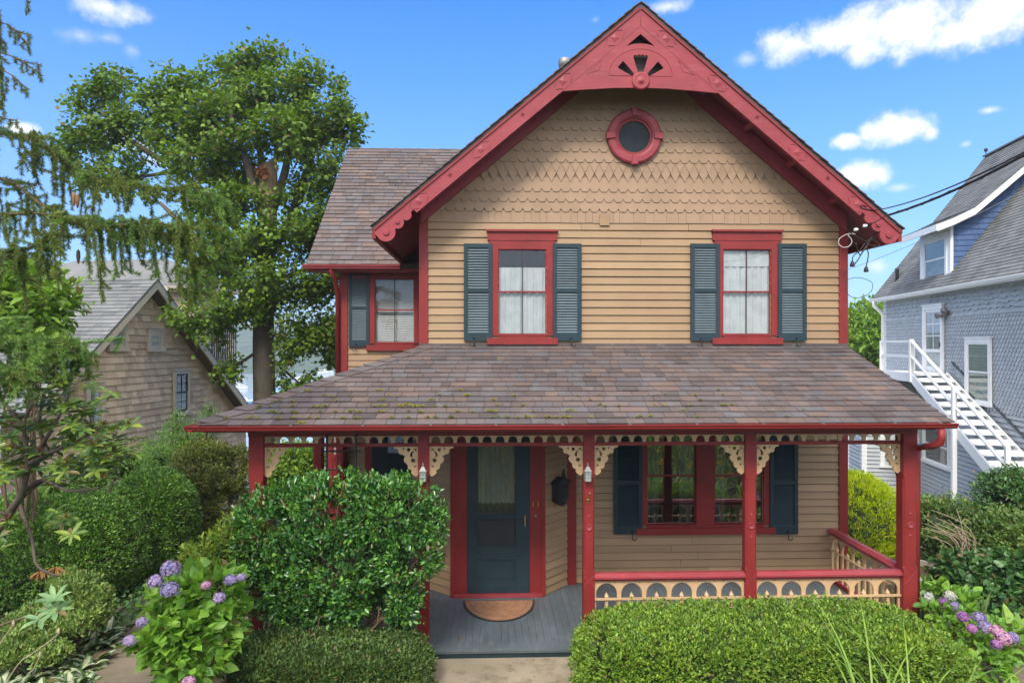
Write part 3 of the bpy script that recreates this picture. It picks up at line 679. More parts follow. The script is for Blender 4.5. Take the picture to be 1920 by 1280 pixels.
# ---- posts
def post(x, w, y=YP, z0=0.0):
    h = w / 2; m = MB(); c = .022
    def ring(z, ch):
        q = h if ch == 0 else h
        p = [(-q, -q + ch), (-q + ch, -q), (q - ch, -q), (q, -q + ch), (q, q - ch), (q - ch, q), (-q + ch, q), (-q, q - ch)]
        return [m.P((x + a, y + b, z)) for a, b in p]
    zs = [(z0, .001), (.80, .001), (.83, c), (1.88, c), (1.91, .001), (zb0, .001)]
    rs = [ring(z, ch) for z, ch in zs]
    for a, b in zip(rs, rs[1:]):
        for k in range(8): m.f.append([a[k], a[(k + 1) % 8], b[(k + 1) % 8], b[k]])
    m.f.append(rs[0][::-1]); m.f.append(rs[-1]); o = m.build('porch_post', 'red', H)
    m = MB(); zc = .70; q = h * .92
    for s in (-1, 1): m.beam((x - q, y - h - .001, zc - s * q * 1.05), (x + q, y - h - .001, zc + s * q * 1.05), .006, .008)
    m.build('carved_cross', 'red_worn', o)
    m = MB(); m.smooth = True; m.lathe((x, y - h, 1.33), [(.038, .002), (.038, -.010), (.030, -.012), (.026, -.004), (.001, -.006)], 18, 'y'); m.build('turned_disc', 'red_worn', o)
    for zz in (1.20, 1.46):
        m = MB(); q = .016; V4 = [(x, y - h - .001, zz - q * 1.5), (x + q, y - h - .001, zz), (x, y - h - .001, zz + q * 1.5), (x - q, y - h - .001, zz)]
        for k in range(4): m.poly([V4[k], V4[(k + 1) % 4], (x, y - h - .014, zz)])
        m.build('carved_diamond', 'red_worn', o)
    return o
for x, w in zip(PX, PW): post(x, w)
x2 = ax(598, 10.9)
post(PX[0], .15, 10.9); post(PX[0], .15, YN - .2)
# ---- railings
def railing(P0, P1):
    """handrail, arcade board, pickets and rod between two points (x, y)"""
    P0, P1 = Vector((*P0, 0)), Vector((*P1, 0)); d = (P1 - P0); L = d.length; d.normalize(); T = frame((P0.x, P0.y), (d.x, d.y))
    m = MB(T); z = .72; m.prism([(0, -.075, z), (0, .075, z), (0, .075, z + .02), (0, .03, z + .055), (0, -.03, z + .055), (0, -.075, z + .02)], (L, 0, 0)); m.box(0, L, -.045, .045, z - .03, z); o = m.build('railing', 'red_worn', H)
    n = round(L / .297); w = L / n; r = w * .415; top, spring, bot = z - .03, z - .19, .06; ot = [(0, bot)]
    for j in range(n):
        c = w * (j + .5); ot += [(c - r, bot), (c - r, spring)] + arc(c, spring, r, 180, 0, 14)[1:-1] + [(c + r, spring), (c + r, bot)]
    ot += [(L, bot), (L, top), (0, top)]
    hs = []
    for j in range(1, n):
        for s in (-1, 1): hs.append(arc(w * j + s * .052, top - .026, .008, 0, 300, 5))
    m = MB(T); add_plate(m, [ot] + hs, .026, lambda p: (p[0], p[2], p[1])); m.build('arcade_board', 'tan_trim', o)
    for j in range(n):
        c = w * (j + .5); m = MB(T); q = .018
        m.box(c - q, c + q, -.016, .016, bot, spring - .035); i = [m.P(p) for p in ((c - q * 1.35, -.02, spring - .035), (c + q * 1.35, -.02, spring - .035), (c + q * 1.35, .02, spring - .035), (c - q * 1.35, .02, spring - .035), (c, 0, spring + .015))]
        for a, b in ((0, 1), (1, 2), (2, 3), (3, 0)): m.f.append([i[a], i[b], i[4]])
        m.build('picket', 'tan_trim', o)
    MB(T).box(0, L, .018, .04, spring - .068, spring - .045).build('picket_rod', 'tan_trim', o)
    MB(T).box(0, L, -.04, .04, bot - .06, bot).build('bottom_rail', 'red', o)
railing((PX[2] + PW[2] / 2, YP - .0), (PX[3] - PW[3] / 2, YP)); railing((PX[3] + PW[3] / 2, YP), (PX[4] - PW[4] / 2, YP)); railing((PX[0] + PW[0] / 2, YP), (PX[1] - PW[1] / 2, YP))
railing((PX[4] + .02, YW - .04), (PX[4] + .02, YP + PW[4] / 2)); railing((PX[0], 10.8), (PX[0], YP + .08))
# ---- porch floor, skirt, ceiling
m = MB(); x = PX[0] - .14; xe = PX[4] + .14
while x < xe:
    b = min(x + .085 * random.uniform(.98, 1.02), xe); ye = YN - .03 if b < WL + .3 else YW - .02
    m.box(x + .0012, b - .0012, YF + .12 + random.uniform(0, .0), ye, -.03, random.uniform(-.0012, .0012)); x = b
m.box(PX[0] - .15, PX[4] + .15, YF, YF + .118, -.035, .002); m.box(PX[0] - .15, PX[4] + .15, YF + .01, YN, -.06, -.036)
pf = m.build('porch_floor', 'floor', H)
MB().box(PX[0] - .12, PX[4] + .12, YF + .03, YF + .06, -.34, -.04).build('porch_skirt', M['green'], H)
MB().box(PX[4] + .1, PX[4] + .12, YF + .06, YW, -.4, -.04).build('porch_skirt', M['green'], H)
m = MB(); y = YP - .04
while y < YN: m.box(PX[0], PX[4] if y < YW else WL + .5, y + .002, min(y + .09, YN), 2.50, 2.515); y += .092
m.build('porch_ceiling', 'tan', H)
# ---- ground-floor front wall
BAYR = ax(1068, YW)
z1 = 2.5
u0, u1 = ax(1212, YW), ax(1430, YW); ua, ub = ax(1304, YW), ax(1338, YW)
lw = window(1212, 1430, 812, 982, YW, wall, double=[(u0, ua), (ub, u1)], curtain='side', glass='glass_dark', meet=at(1260, 891, YW).z, munt=False, sill=(0, 0, 12), cw=16)
m = MB(wall); m.box(ua, ub, 0, .046, lw[2], lw[3]); m.build('window_mullion', 'red', H)
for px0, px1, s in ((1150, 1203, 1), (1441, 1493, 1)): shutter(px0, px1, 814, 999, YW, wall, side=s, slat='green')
m = MB(wall); clapboards(m, BAYR - .02, WR - .02, 0, z1, .109, [(lw[0] + .01, lw[1] - .01, lw[2] - .04, lw[3] + .02)]); m.build('front_wall', 'tan', H)
MB(wall).box(WR - .10, WR + .03, -.05, .035, -.05, z1).build('corner_board', 'red', H)
m = MB(wall); m.box(BAYR - .05, BAYR + .09, -.03, .062, 0, z1); m.build('corner_board', 'red', H)
# ---- entry bay: door casing, angled walls
dl, dr, cl, cr = ax(876, YD), ax(993, YD), ax(846, YD), ax(1021, YD)
for (x0, y0, x1, y1) in ((cr, YD + .02, BAYR - .055, YW - .07), (WL - .12, YW + .05, cl, YD + .02)):
    L = math.hypot(x1 - x0, y1 - y0); T = frame((x0, y0), ((x1 - x0) / L, (y1 - y0) / L)); m = MB(T); clapboards(m, 0, L, 0, z1, .109); m.build('bay_wall', 'tan', H)
    if x0 > 0: bayT, bayL = T, L
m = MB(); m.box(cl, dl, YD - .02, YD + .05, 0, z1); m.box(dr, cr, YD - .02, YD + .05, 0, z1); m.box(dl, dr, YD - .02, YD + .05, 2.22, z1); df = m.build('door_frame', 'red', H)
m = MB(); m.box(cl - .01, cl + .04, YD - .034, YD + .05, 0, z1); m.box(cr - .04, cr + .01, YD - .034, YD + .05, 0, z1); m.build('casing_moulding', 'red', df)
MB().box(cl + .04, cr - .03, YD - .075, YD + .02, 0.004, .05).build('door_sill', 'red_worn', df)
# storm door
zt, zb_ = 2.20, .055; gx0, gx1 = ax(893, YD), ax(969, YD); zq = lambda py: at(930, py, YD).z
m = MB(); n0, n1 = YD - .03, YD + .005
m.box(dl + .004, gx0, n0, n1, zb_, zt); m.box(gx1, dr - .004, n0, n1, zb_, zt); m.box(gx0, gx1, n0, n1, zt - .1, zt); m.box(gx0, gx1, n0, n1, zq(970), zq(963)); m.box(gx0, gx1, n0, n1, zq(1046), zq(1022)); m.box(gx0, gx1, n0, n1, zb_, zq(1084)); m.box(gx0, gx1, n0 + .012, n1, zq(1084), zq(1046))
sd = m.build('storm_door', 'green', H)
m = MB()
for (p0, p1) in ((963, 828), (1022, 970), (1084, 1046)):
    a, b = zq(p0), zq(p1); w = .014
    m.box(gx0, gx0 + w, n0 - .007, n0 + .01, a, b); m.box(gx1 - w, gx1, n0 - .007, n0 + .01, a, b); m.box(gx0 + w, gx1 - w, n0 - .007, n0 + .01, a, a + w); m.box(gx0 + w, gx1 - w, n0 - .007, n0 + .01, b - w, b)
m.build('door_moulding', 'green', sd)
m = MB(); m.poly([(gx0, YD - .012, zq(963)), (gx1, YD - .012, zq(963)), (gx1, YD - .012, zt - .1), (gx0, YD - .012, zt - .1)]); m.build('pane', glass_mat('storm_door_glass', (.8, .82, .82), .05), sd)
m = MB(); m.poly([(gx0, YD - .010, zq(1022)), (gx1, YD - .010, zq(1022)), (gx1, YD - .010, zq(970)), (gx0, YD - .010, zq(970))]); m.build('insect_screen', plain('dark_insect_screen', (.022, .024, .026), .6), sd)
m = MB(); m.box(dl, dr, YD + .03, YD + .06, 0, zt); m.build('inner_door', plain('dark_stained_inner_door', (.05, .045, .04), .4), H)
m = MB(); nn = 40
for i in range(nn):
    a, b = gx0 + .03 + (gx1 - gx0 - .06) * i / nn, gx0 + .03 + (gx1 - gx0 - .06) * (i + 1) / nn; q = lambda x: YD + .02 + .006 * math.sin(90 * x)
    m.poly([(a, q(a), zq(945) + .02 * abs(math.sin(a * 40))), (b, q(b), zq(945) + .02 * abs(math.sin(b * 40))), (b, q(b), zt - .12), (a, q(a), zt - .12)])
m.build('door_curtain', 'curtain_dim', H)
m = MB(); a = at(984, 974, YD); m.box(a.x - .008, a.x + .008, YD - .06, YD - .04, a.z - .075, a.z + .075); m.box(a.x - .006, a.x + .006, YD - .045, YD - .028, a.z - .07, a.z - .055); m.box(a.x - .006, a.x + .006, YD - .045, YD - .028, a.z + .055, a.z + .07); m.build('pull_handle', 'brass', sd)
for py in (860, 958, 1067):
    a = at(871, py, YD); m = MB(); m.box(a.x - .02, a.x + .035, YD - .036, YD - .018, a.z - .05, a.z + .05); m.smooth = False; m.tube([(a.x + .03, YD - .038, a.z - .055), (a.x + .03, YD - .038, a.z + .055)], .009, 8); m.build('hinge', 'red', sd)
for px in (999.5, 1009): a = at(px, 945, YD); m = MB(); m.box(a.x - .0055, a.x + .0055, YD - .030, YD - .018, a.z - .038, a.z + .038); m.prism([(a.x - .0055, YD - .030, a.z + .038), (a.x - .0055, YD - .030, a.z + .026), (a.x - .016, YD - .030, a.z + .022)], (0, .01, 0)); m.build('house_number', 'brass', df)
a = at(1004, 966, YD); m = MB(); m.smooth = True; m.lathe((a.x, YD - .018, a.z), [(.018, 0), (.018, -.006), (.012, -.010), (.001, -.012)], 14, 'y'); m.build('doorbell', 'steel', df)
# ---- wing front under the porch: dark side door with a small window, red casings
wd0, wd1 = ax(698, YN), ax(786, YN)
m = MB(wing); clapboards(m, NL, wd0 - .08, -.05, z1, .109); m.build('wing_wall', 'tan', H)
m = MB(wing); m.box(wd0 - .13, wd0, -.03, .04, 0, z1); m.box(wd1, wd1 + .12, -.03, .04, 0, z1); m.box(NL - .02, NL + .1, -.03, .045, -.2, z1); m.build('side_door_frame', 'red', H)
MB(wing).box(wd1 + .12, WL + .2, -.05, 0, 0, z1).build('wing_wall', 'tan', H)
a, b = at(727, 849, YN), at(755, 822, YN)
m = MB(wing); m.box(wd0, a.x, -.02, .03, 0, z1); m.box(b.x, wd1, -.02, .03, 0, z1); m.box(a.x, b.x, -.02, .03, 0, a.z); sdr = m.build('side_door', plain('near_black_green_door_paint', (.012, .022, .028), .45), H)
MB(wing).poly([(a.x, 0, a.z), (b.x, 0, a.z), (b.x, 0, z1), (a.x, 0, z1)]).build('pane', glass_mat('mirror_dark_glass', (.1, .1, .1), .35), sdr)
# small red-framed window bay beyond the side posts
m = MB(); x0 = ax(616, 13.4); x1 = ax(648, 13.4); T = frame((x0, 13.4)); w = x1 - x0
m = MB(T); m.box(0, .09, 0, .05, -.3, 2.45); m.box(w - .1, w, 0, .05, -.3, 2.45); m.box(.09, w - .1, 0, .05, 2.2, 2.45); m.box(.09, w - .1, 0, .07, 1.25, 1.33); m.box(.09, w - .1, 0, .04, -.3, 1.25); sb = m.build('side_bay', 'red', H)
m = MB(T); z = 1.33
while z < 2.2: m.poly([(.09, .01, z), (w - .1, .01, z), (w - .1, -.015, z + .05), (.09, -.015, z + .05)]); z += .048
m.build('blind', 'blind', sb)
# ---- main floor and foundation so that no light leaks in
MB().box(WL, WR, YW + .02, YN + 5, -.35, -.02).build('foundation', 'interior', H)

# ================================================================== things on the porch
lan = []
for i, px in enumerate((793, 1102)):
    p = at(px, 868, YP - PW[i + 1] / 2 - .055); zt_ = p.z
    nbr = 'just above the holly bush' if i == 0 else 'right of the front door'
    L = thing('porch_lantern', f'pewter lantern on the red porch post {nbr}', 'lantern', (p.x, p.y, zt_ - .2), 0, 'wall lanterns on the porch posts', world=False)
    m = MB(); m.lathe((0, 0, 0), [(.066, .135), (.072, .125), (.072, .138), (.055, .155), (.02, .205), (.010, .21), (.008, .225), (.014, .235), (.004, .255)], 4, sq=True); m.build('lamp_cap', 'pewter', L)
    m = MB(); h = .043
    for sx in (-1, 1):
        for sy in (-1, 1): m.beam((sx * h * .9, sy * h * .9, 0), (sx * h, sy * h, .13), .010, .010)
    for z in (0, .045, .09, .127):
        q = h * (.9 + .1 * z / .13)
        for s in (-1, 1): m.beam((-q, s * q, z), (q, s * q, z), .006, .006); m.beam((s * q, -q, z), (s * q, q, z), .006, .006)
    for s in (-1, 1): m.beam((0, s * h * .95, 0), (0, s * h, .13), .005, .005)
    m.box(-.02, .02, .04, .07, .02, .11); m.lathe((0, 0, -.012), [(.055, 0), (.062, .006), (.055, .014)], 4, sq=True); m.build('lamp_cage', 'pewter', L)
    m = MB(); m.lathe((0, 0, 0), [(.050, .0), (.056, .128)], 4, sq=True); m.build('lamp_glass', 'frosted', L); L.scale = (.86, .86, .80)
# mailbox on the angled wall
T0 = bayT; mbu = bayL * .52; bp = T0((mbu, .02, at(1050, 940, 9.65).z)); ang = math.atan2((YW - YD - .03), (BAYR - .02 - cr))
B = thing('mailbox', 'black cast iron mailbox with a peaked lid on the angled wall right of the door', 'mailbox', bp, ang, world=False)
m = MB(); m.prism([(-.125, -.11, 0.03), (.125, -.11, .03), (.125, -.11, .30), (0, -.11, .345), (-.125, -.11, .30)], (0, .11, 0)); m.prism([(-.09, -.09, 0), (.09, -.09, 0), (.115, -.1, .03), (-.115, -.1, .03)], (0, .08, 0)); m.prism([(-.10, -.112, -.0), (.0, -.112, -.05), (.10, -.112, -.0)], (0, .05, 0)); m.build('box_body', 'iron', B)
m = MB(); m.prism([(-.155, -.135, .29), (0, -.135, .365), (.155, -.135, .29), (.15, -.135, .275), (0, -.135, .345), (-.15, -.135, .275)], (0, .14, 0)); m.prism([(-.05, -.12, .35), (.05, -.12, .35), (.02, -.12, .43), (-.02, -.12, .43)], (0, .02, 0)); m.lathe((0, -.11, .43), [(.012, 0), (.022, .012), (.02, .03), (.006, .05)], 10); m.build('box_lid', 'iron', B)
m = MB()
for s in (-1, 1):
    m.tube([(s * .045 + .035 * math.cos(t), -.115, .16 + .05 * math.sin(t)) for t in np.linspace(0, 6.28, 14)], .006, 5); m.tube([(s * .045, -.115, .10), (s * .045, -.118, .22)], .005, 5)
m.box(-.10, .10, -.118, -.11, .245, .255); m.box(-.10, .10, -.118, -.11, .075, .085); m.build('scroll_ornament', plain('dark_bronze_ornament', (.05, .043, .035), .45, .5), B)
# brass hook on the post
p = at(1103, 940, YP - PW[2] / 2); K = thing('brass_hook', 'small openwork brass hook plate screwed to the porch post under the lantern', 'hook', (p.x, p.y, p.z), world=False)
m = MB(); m.smooth = True; m.tube([(-.026, -.006, -.012), (.026, -.006, -.012), (.02, -.006, .03), (-.02, -.006, .03), (-.026, -.006, -.012)], .006, 6); m.tube([(0, -.006, .03), (.0, -.006, .05), (.02, -.01, .07), (.026, -.012, .095), (.012, -.012, .11)], .006, 6); m.tube([(-.012, -.006, .01), (0, -.006, .022), (.012, -.006, .01)], .004, 6); m.build('hook_plate', 'brass', K)
# doormat
p0 = at(935, 1127, 9.24)
D = thing('doormat', 'half round tan woven doormat in front of the green storm door', 'doormat', ((ax(871, 9.2) + ax(1000, 9.2)) / 2, 9.25, .003), world=False)
hx = (ax(1000, 9.2) - ax(871, 9.2)) / 2 + .02
m = MB(); m.prism([(x, y, 0) for x, y in arc(0, 0, hx, 180, 360, 36, .70)], (0, 0, .011)); m.build('mat_border', 'mat_edge', D)
m = MB(); m.prism([(x, y, .011) for x, y in arc(0, -.025, hx - .03, 180, 360, 36, .645)], (0, 0, .004)); mt = m.build('mat_weave', 'mat', D)
m = MB()
for rr in (.9, .55, .38): m.tube([(x, y, .0155) for x, y in arc(0, -.03, (hx - .05) * rr, 184, 356, 30, .60 * rr)], .004, 4)
m.build('mat_pattern', plain('darker_coir_cord', (.24, .13, .07), .95), mt)
# ================================================================== grey-blue house on the right
A2 = R(-10.9)                                           # lots on both sides lie turned to ours
def toworld(cx, d): return (cx * cY + d * sY, -cx * sY + d * cY)
ox, oy = toworld(14.2, 26.0)
RHs = thing('neighbour_house', 'grey blue shingled house with a white gabled dormer and a grey roof on the right', 'house', (ox, oy, -2.8), A2, world=False)
OZ = 2.8
ca, sa = math.cos(-A2), math.sin(-A2)
def rl(px, py, xl=0.0):
    """(along-wall y, z) on the plane x = xl of the right house"""
    u = (px - 960) / F
    # camera coordinates of local (xl, y): x = 14.2 + .988 xl + .155 y ; d = 26 - .155 xl + .988 y
    y = (u * (26 - .155 * xl) - 14.2 - .988 * xl) / (.155 - u * .988)
    d = 26 - .155 * xl + .988 * y
    return y, CAMZ - (py - 642) / F * d + OZ
Tw = lambda p: (-p[1], -p[0], p[2])                     # frame of the long wall: along = -y (to the right), outward = -x
al = lambda px, py: (-rl(px, py)[0], rl(px, py)[1])
ZE = 5.12 + OZ; LW = 12.5
shift = lambda T, k: (lambda p: T((p[0], p[1] + k, p[2])))
def nwindow(fr, u0, u1, z0, z1, parent, c=.13, blind=True, trim='white', name='window', sash='white', munt=0, dark=True):
    m = MB(fr); m.box(u0, u0 + c, 0, .05, z0, z1); m.box(u1 - c, u1, 0, .05, z0, z1); m.box(u0 + c, u1 - c, 0, .05, z1 - c, z1); m.box(u0 - .04, u1 + .04, 0, .08, z0 - .03, z0 + .07); m.box(u0 - .03, u1 + .03, .0, .075, z1, z1 + .035)
    o = m.build(name, trim, parent)
    a, b, e, f = u0 + c, u1 - c, z0 + .07, z1 - c; zm = (e + f) / 2; w = .045; m = MB(fr)
    for (p, q, n) in ((zm - .02, f, .035), (e, zm + .02, .022)):
        m.box(a, a + w, .005, n, p, q); m.box(b - w, b, .005, n, p, q); m.box(a + w, b - w, .005, n, q - w, q); m.box(a + w, b - w, .005, n, p, p + w)
        for i in range(munt):
            uu = a + (b - a) * (i + 1) / (munt + 1); m.box(uu - .01, uu + .01, .008, n - .003, p + w, q - w)
        if munt: m.box(a + w, b - w, .008, n - .004, (p + q) / 2 - .01, (p + q) / 2 + .01)
    m.build('sash', sash, o)
    m = MB(fr); m.poly([(a, .018, e), (b, .018, e), (b, .018, f), (a, .018, f)]); m.build('pane', 'glass_far', o)
    m = MB(fr); m.poly([(a, .004, e), (b, .004, e), (b, .004, f), (a, .004, f)]); m.build('room_lining', 'interior', o)
    if blind:
        m = MB(fr); z = e + .02
        while z < f - .03: m.poly([(a + .03, .009, z), (b - .03, .009, z), (b - .03, .012, z + .075), (a + .03, .012, z + .075)]); z += .085
        m.build('blind', plain('green_grey_blind', (.22, .28, .22), .6) if blind == 2 else 'blind', o)
    return o
zc = al(1850, 768)[1]; zd0 = al(1840, 640)[1]
m = MB(Tw); clapboards(m, 3.0, LW, .0, zc, .135, tilt=.034, g=.02); m.build('clapboard_wall', 'blue_clap', RHs)
W2 = []
z = zc - .02
while z < ZE - .9: W2.append((z, .115, 'slant')); z += .115
nsl = len(W2)
while z < ZE - .75: W2.append((z, .14, 'sq')); z += .14
while z < ZE - .1: W2.append((z, .13, 'stag')); z += .13
m = MB(Tw); shingle_rows(m, W2, .16, 0, LW, [(-1, 0, 0), (1, 0, LW)], th=.03, out=.045); m.build('shingle_wall', 'blue_shingle', RHs)
m = MB(Tw); m.box(0, LW, -.2, -.012, zc, ZE); m.build('wall_backing', 'blue_shingle', RHs)
# far gable end and a lower wing that reaches out toward us
m = MB(); XR, zr = 3.65, 10.45 + OZ
m.prism([(0.02, 0, -.5), (2 * XR, 0, -.5), (2 * XR, 0, ZE), (XR, 0, zr - .1), (0.02, 0, ZE)], (0, -.1, 0)); m.prism([(0.02, -LW, -.5), (2 * XR, -LW, -.5), (2 * XR, -LW, ZE), (XR, -LW, zr - .1), (0.02, -LW, ZE)], (0, .1, 0)); m.build('gable_wall', 'blue_clap', RHs)
# lower projecting wing
xw, yw = -1.8, -3.05; Twing = lambda p: (xw + p[0], yw - p[1], p[2]); zw = 5.0
m = MB(Twing); clapboards(m, 0, -xw, .0, zw, .135, tilt=.034, g=.02); m.build('wing_wall', 'blue_clap', RHs)
Tws = lambda p: (xw - p[1], yw + 9 - p[0], p[2])
m = MB(Tws); clapboards(m, 0, 9, .0, zw, .135, tilt=.034, g=.02); m.build('wing_wall', 'blue_clap', RHs)
m = MB(); m.box(xw - .03, xw + .13, yw - .035, yw + .1, 0, zw); m.build('corner_board', 'white', RHs)
m = MB(); m.box(xw - .045, xw - .02, yw + 1.3, yw + 1.5, 0, zw); m.build('corner_board', 'white', RHs)
m = MB(); m.box(-.12, .0, yw - .035, yw + .1, 0, zw); m.build('corner_board', 'white', RHs)
m = MB(); m.box(xw - .1, 0, yw - .1, yw + 9, zw, zw + .08); m.build('wing_roof', 'white', RHs)
nwindow(Twing, .55, 1.05, 2.1, 3.35, RHs, blind=False)
# doors and windows on the long wall
u0, zz1 = al(1736, 573); u1, zz0 = al(1774, 704); zz1 = al(1755, 573)[1]; zz0 = al(1755, 706)[1]
Tw_ = Tw; Tw = shift(Tw_, .05); m = MB(Tw); c = .12; m.box(u0, u0 + c, 0, .07, zz0, zz1); m.box(u1 - c, u1, 0, .07, zz0, zz1); m.box(u0 + c, u1 - c, 0, .07, zz1 - c, zz1); m.box(u0 - .04, u1 + .04, 0, .1, zz1, zz1 + .05); df2 = m.build('door_frame', 'white', RHs)
a, b, e, f = u0 + c, u1 - c, zz0, zz1 - c; m = MB(Tw); w = .09
m.box(a, a + w, 0, .04, e, f); m.box(b - w, b, 0, .04, e, f); m.box(a + w, b - w, 0, .04, f - w, f); m.box(a + w, b - w, 0, .04, e, e + .32); m.box(a + w, b - w, 0, .04, e + .78, e + .88)
m.box((a + b) / 2 - .015, (a + b) / 2 + .015, 0.01, .03, e + .88, f - w)
for q in (.36, .68): m.box(a + w, b - w, .01, .03, e + .88 + (f - w - e - .88) * q - .015, e + .88 + (f - w - e - .88) * q + .015)
nd = m.build('storm_door', 'white', RHs); m = MB(Tw); m.poly([(a, .02, e + .8), (b, .02, e + .8), (b, .02, f), (a, .02, f)]); m.build('pane', 'glass_dark', nd)
m = MB(Tw); m.box(a + w, b - w, .002, .014, e + .3, e + .8); m.box(a + w, a + w + .25, .002, .012, e + .8, f); m.build('door_panel', 'curtain', nd)
m = MB(Tw); m.box(b - w + .01, b - .02, .04, .08, e + .95, e + 1.1); m.build('door_handle', 'iron', nd)
Tw = Tw_
def wpx(p0, p1, y0, y1, **k):
    a, b = al(p0, y1)[0], al(p1, y1)[0]; mid = (p0 + p1) / 2
    return nwindow(shift(Tw, .05), a, b, al(mid, y1)[1], al(mid, y0)[1], RHs, **k)
wpx(1815, 1864, 634, 757, blind=2); wpx(1735, 1786, 795, 872, blind=False)
# eaves, roof, gutter
m = MB(); m.box(-.34, .0, -LW - .3, .32, ZE - .02, ZE + .02); m.box(-.36, -.33, -LW - .3, .34, ZE - .1, ZE + .05); m.build('eave_soffit', 'white', RHs)
gp2 = [(0, 0), (-.06, 0), (-.09, .04), (-.11, .10), (-.09, .11), (0, .10)]
m = MB(); m.prism([(-.35 + a, -LW - .3, ZE - .07 + b) for a, b in gp2], (0, LW + .7, 0)); m.build('gutter', 'white', RHs)
SR = (zr - ZE) / (XR + .36); rz = lambda x: ZE + .04 + (x + .36) * SR
m = MB(); m.prism([(-.36, .30, rz(-.36)), (XR, .30, rz(XR)), (XR, -LW - .3, rz(XR)), (-.36, -LW - .3, rz(-.36))], (0, 0, -.06)); m.prism([(2 * XR + .36, .30, rz(-.36)), (XR, .30, rz(XR)), (XR, -LW - .3, rz(XR)), (2 * XR + .36, -LW - .3, rz(-.36))], (0, 0, -.06))
Ud, Vd = Vector((0, -1, 0)), Vector((1, 0, SR)).normalized(); roof_tabs(m, (-.40, .32, rz(-.40)), Ud, Vd, Ud.cross(Vd), LW + .6, math.hypot(XR + .36, zr - ZE), .13, [(-1, 0, 0)], .30, th=.015, lift=.016)
nr = m.build('roof', 'roof_grey', RHs)
m = MB(); m.beam((XR, .32, rz(XR) + .02), (XR, -LW - .3, rz(XR) + .02), .22, .05); m.build('ridge_cap', 'roof_grey', nr)
m = MB(); m.smooth = True; m.lathe((XR, .28, rz(XR)), [(.015, 0), (.015, .18), (.05, .20), (.07, .25), (.05, .31), (.005, .33)], 10); m.build('ridge_finial', 'iron', nr)
p = rl(1681, 517, .1); m = MB(); m.smooth = True; m.lathe((.12, p[0], rz(.12) - .05), [(.06, 0), (.06, .42), (.075, .44), (.075, .48)], 12); m.build('vent_pipe', plain('dark_vent_pipe', (.05, .05, .05), .5), nr)
# dormer
y0, y1 = -3.15, -5.28; zd_0, zd_1 = rl(1755, 527)[1], rl(1755, 437)[1]; Tdm = Tw
m = MB(Tw); m.box(-y0, -y0 + .28, -.05, .03, zd_0, zd_1 + .1); m.box(-y1 - .3, -y1, -.05, .03, zd_0, zd_1 + .1); m.box(-y0 + .28, -y1 - .3, -.05, .03, zd_1 - .22, zd_1 + .1); m.box(-y0 - .03, -y1 + .03, -.02, .06, zd_0 - .08, zd_0 + .02); dm = m.build('dormer', 'white', RHs)
fd = nwindow(Tw, -y0 + .2, -y1 - .22, zd_0 + .02, zd_1 - .12, dm, c=.13, blind=False, name='dormer_window')
for ch in list(fd.children): bpy.data.objects.remove(ch) if ch.name.startswith('room_lining') else None
prof = [(-.55, zd_1 + .02), (-.1, zd_1 + .2), (.5, zd_1 + .5), (1.4, zd_1 + 1.30), (3.2, rz(3.2) + .03)]
cheek = [(0, zd_0), (0, zd_1 + .2)] + [(x, z - .06) for x, z in prof[2:]]
m = MB(); m.prism([(x, y1 + .02, z) for x, z in cheek], (0, .04, 0)); m.prism([(x, y0 - .02, z) for x, z in cheek], (0, -.04, 0)); m.build('dormer_cheek', 'blue_dark', dm)
Tck = lambda p: (p[0], y1 + .02 - p[1], p[2]); rws = []; z = zd_0
while z < rz(3.1): rws.append((z, .165, 'sq')); z += .165
cl_ = [(-1, 0, -.06)]
for (xa, za), (xb, zb) in zip(prof[1:], prof[2:]): s_ = (zb - za) / (xb - xa); cl_.append((-s_, 1, za - s_ * xa - .07))
cl_ = [(-1, 0, -.06)] + [(-((prof[4][1] - prof[1][1]) / (prof[4][0] - prof[1][0])), 1, prof[1][1] - .12 - ((prof[4][1] - prof[1][1]) / (prof[4][0] - prof[1][0])) * prof[1][0])]
m = MB(Tck); shingle_rows(m, rws, .17, 0, 3.3, cl_ + [(SR, -1, -rz(0) + .0)], th=.02, out=.03); m.build('cheek_shingle_face', 'blue_dark', dm)
m = MB()
for (xa, za), (xb, zb) in zip(prof, prof[1:]):
    m.prism([(xa, y0 + .25, za), (xb, y0 + .25, zb), (xb, y1 - .35, zb), (xa, y1 - .35, za)], (0, 0, .05))
    Vq = Vector((xb - xa, 0, zb - za)); l = Vq.length; Vq.normalize(); roof_tabs(m, (xa, y0 + .25, za + .05), Ud, Vq, Ud.cross(Vq), y0 - y1 + .6, l, .13, [(-1, 0, 0), (1, 0, y0 - y1 + .6)], .30, th=.015, lift=.016)
m.build('dormer_roof', 'roof_grey', dm)
m = MB()
for (xa, za), (xb, zb) in zip(prof, prof[1:]):
    m.hexa([(xa, y1 - .37, za - .17), (xb, y1 - .37, zb - .17), (xb, y1 - .33, zb - .17), (xa, y1 - .33, za - .17), (xa, y1 - .37, za + .03), (xb, y1 - .37, zb + .03), (xb, y1 - .33, zb + .03), (xa, y1 - .33, za + .03)])
m.box(-.58, -.54, y1 - .37, y0 + .25, zd_1 - .13, zd_1 + .06); m.build('dormer_fascia', 'white', dm)
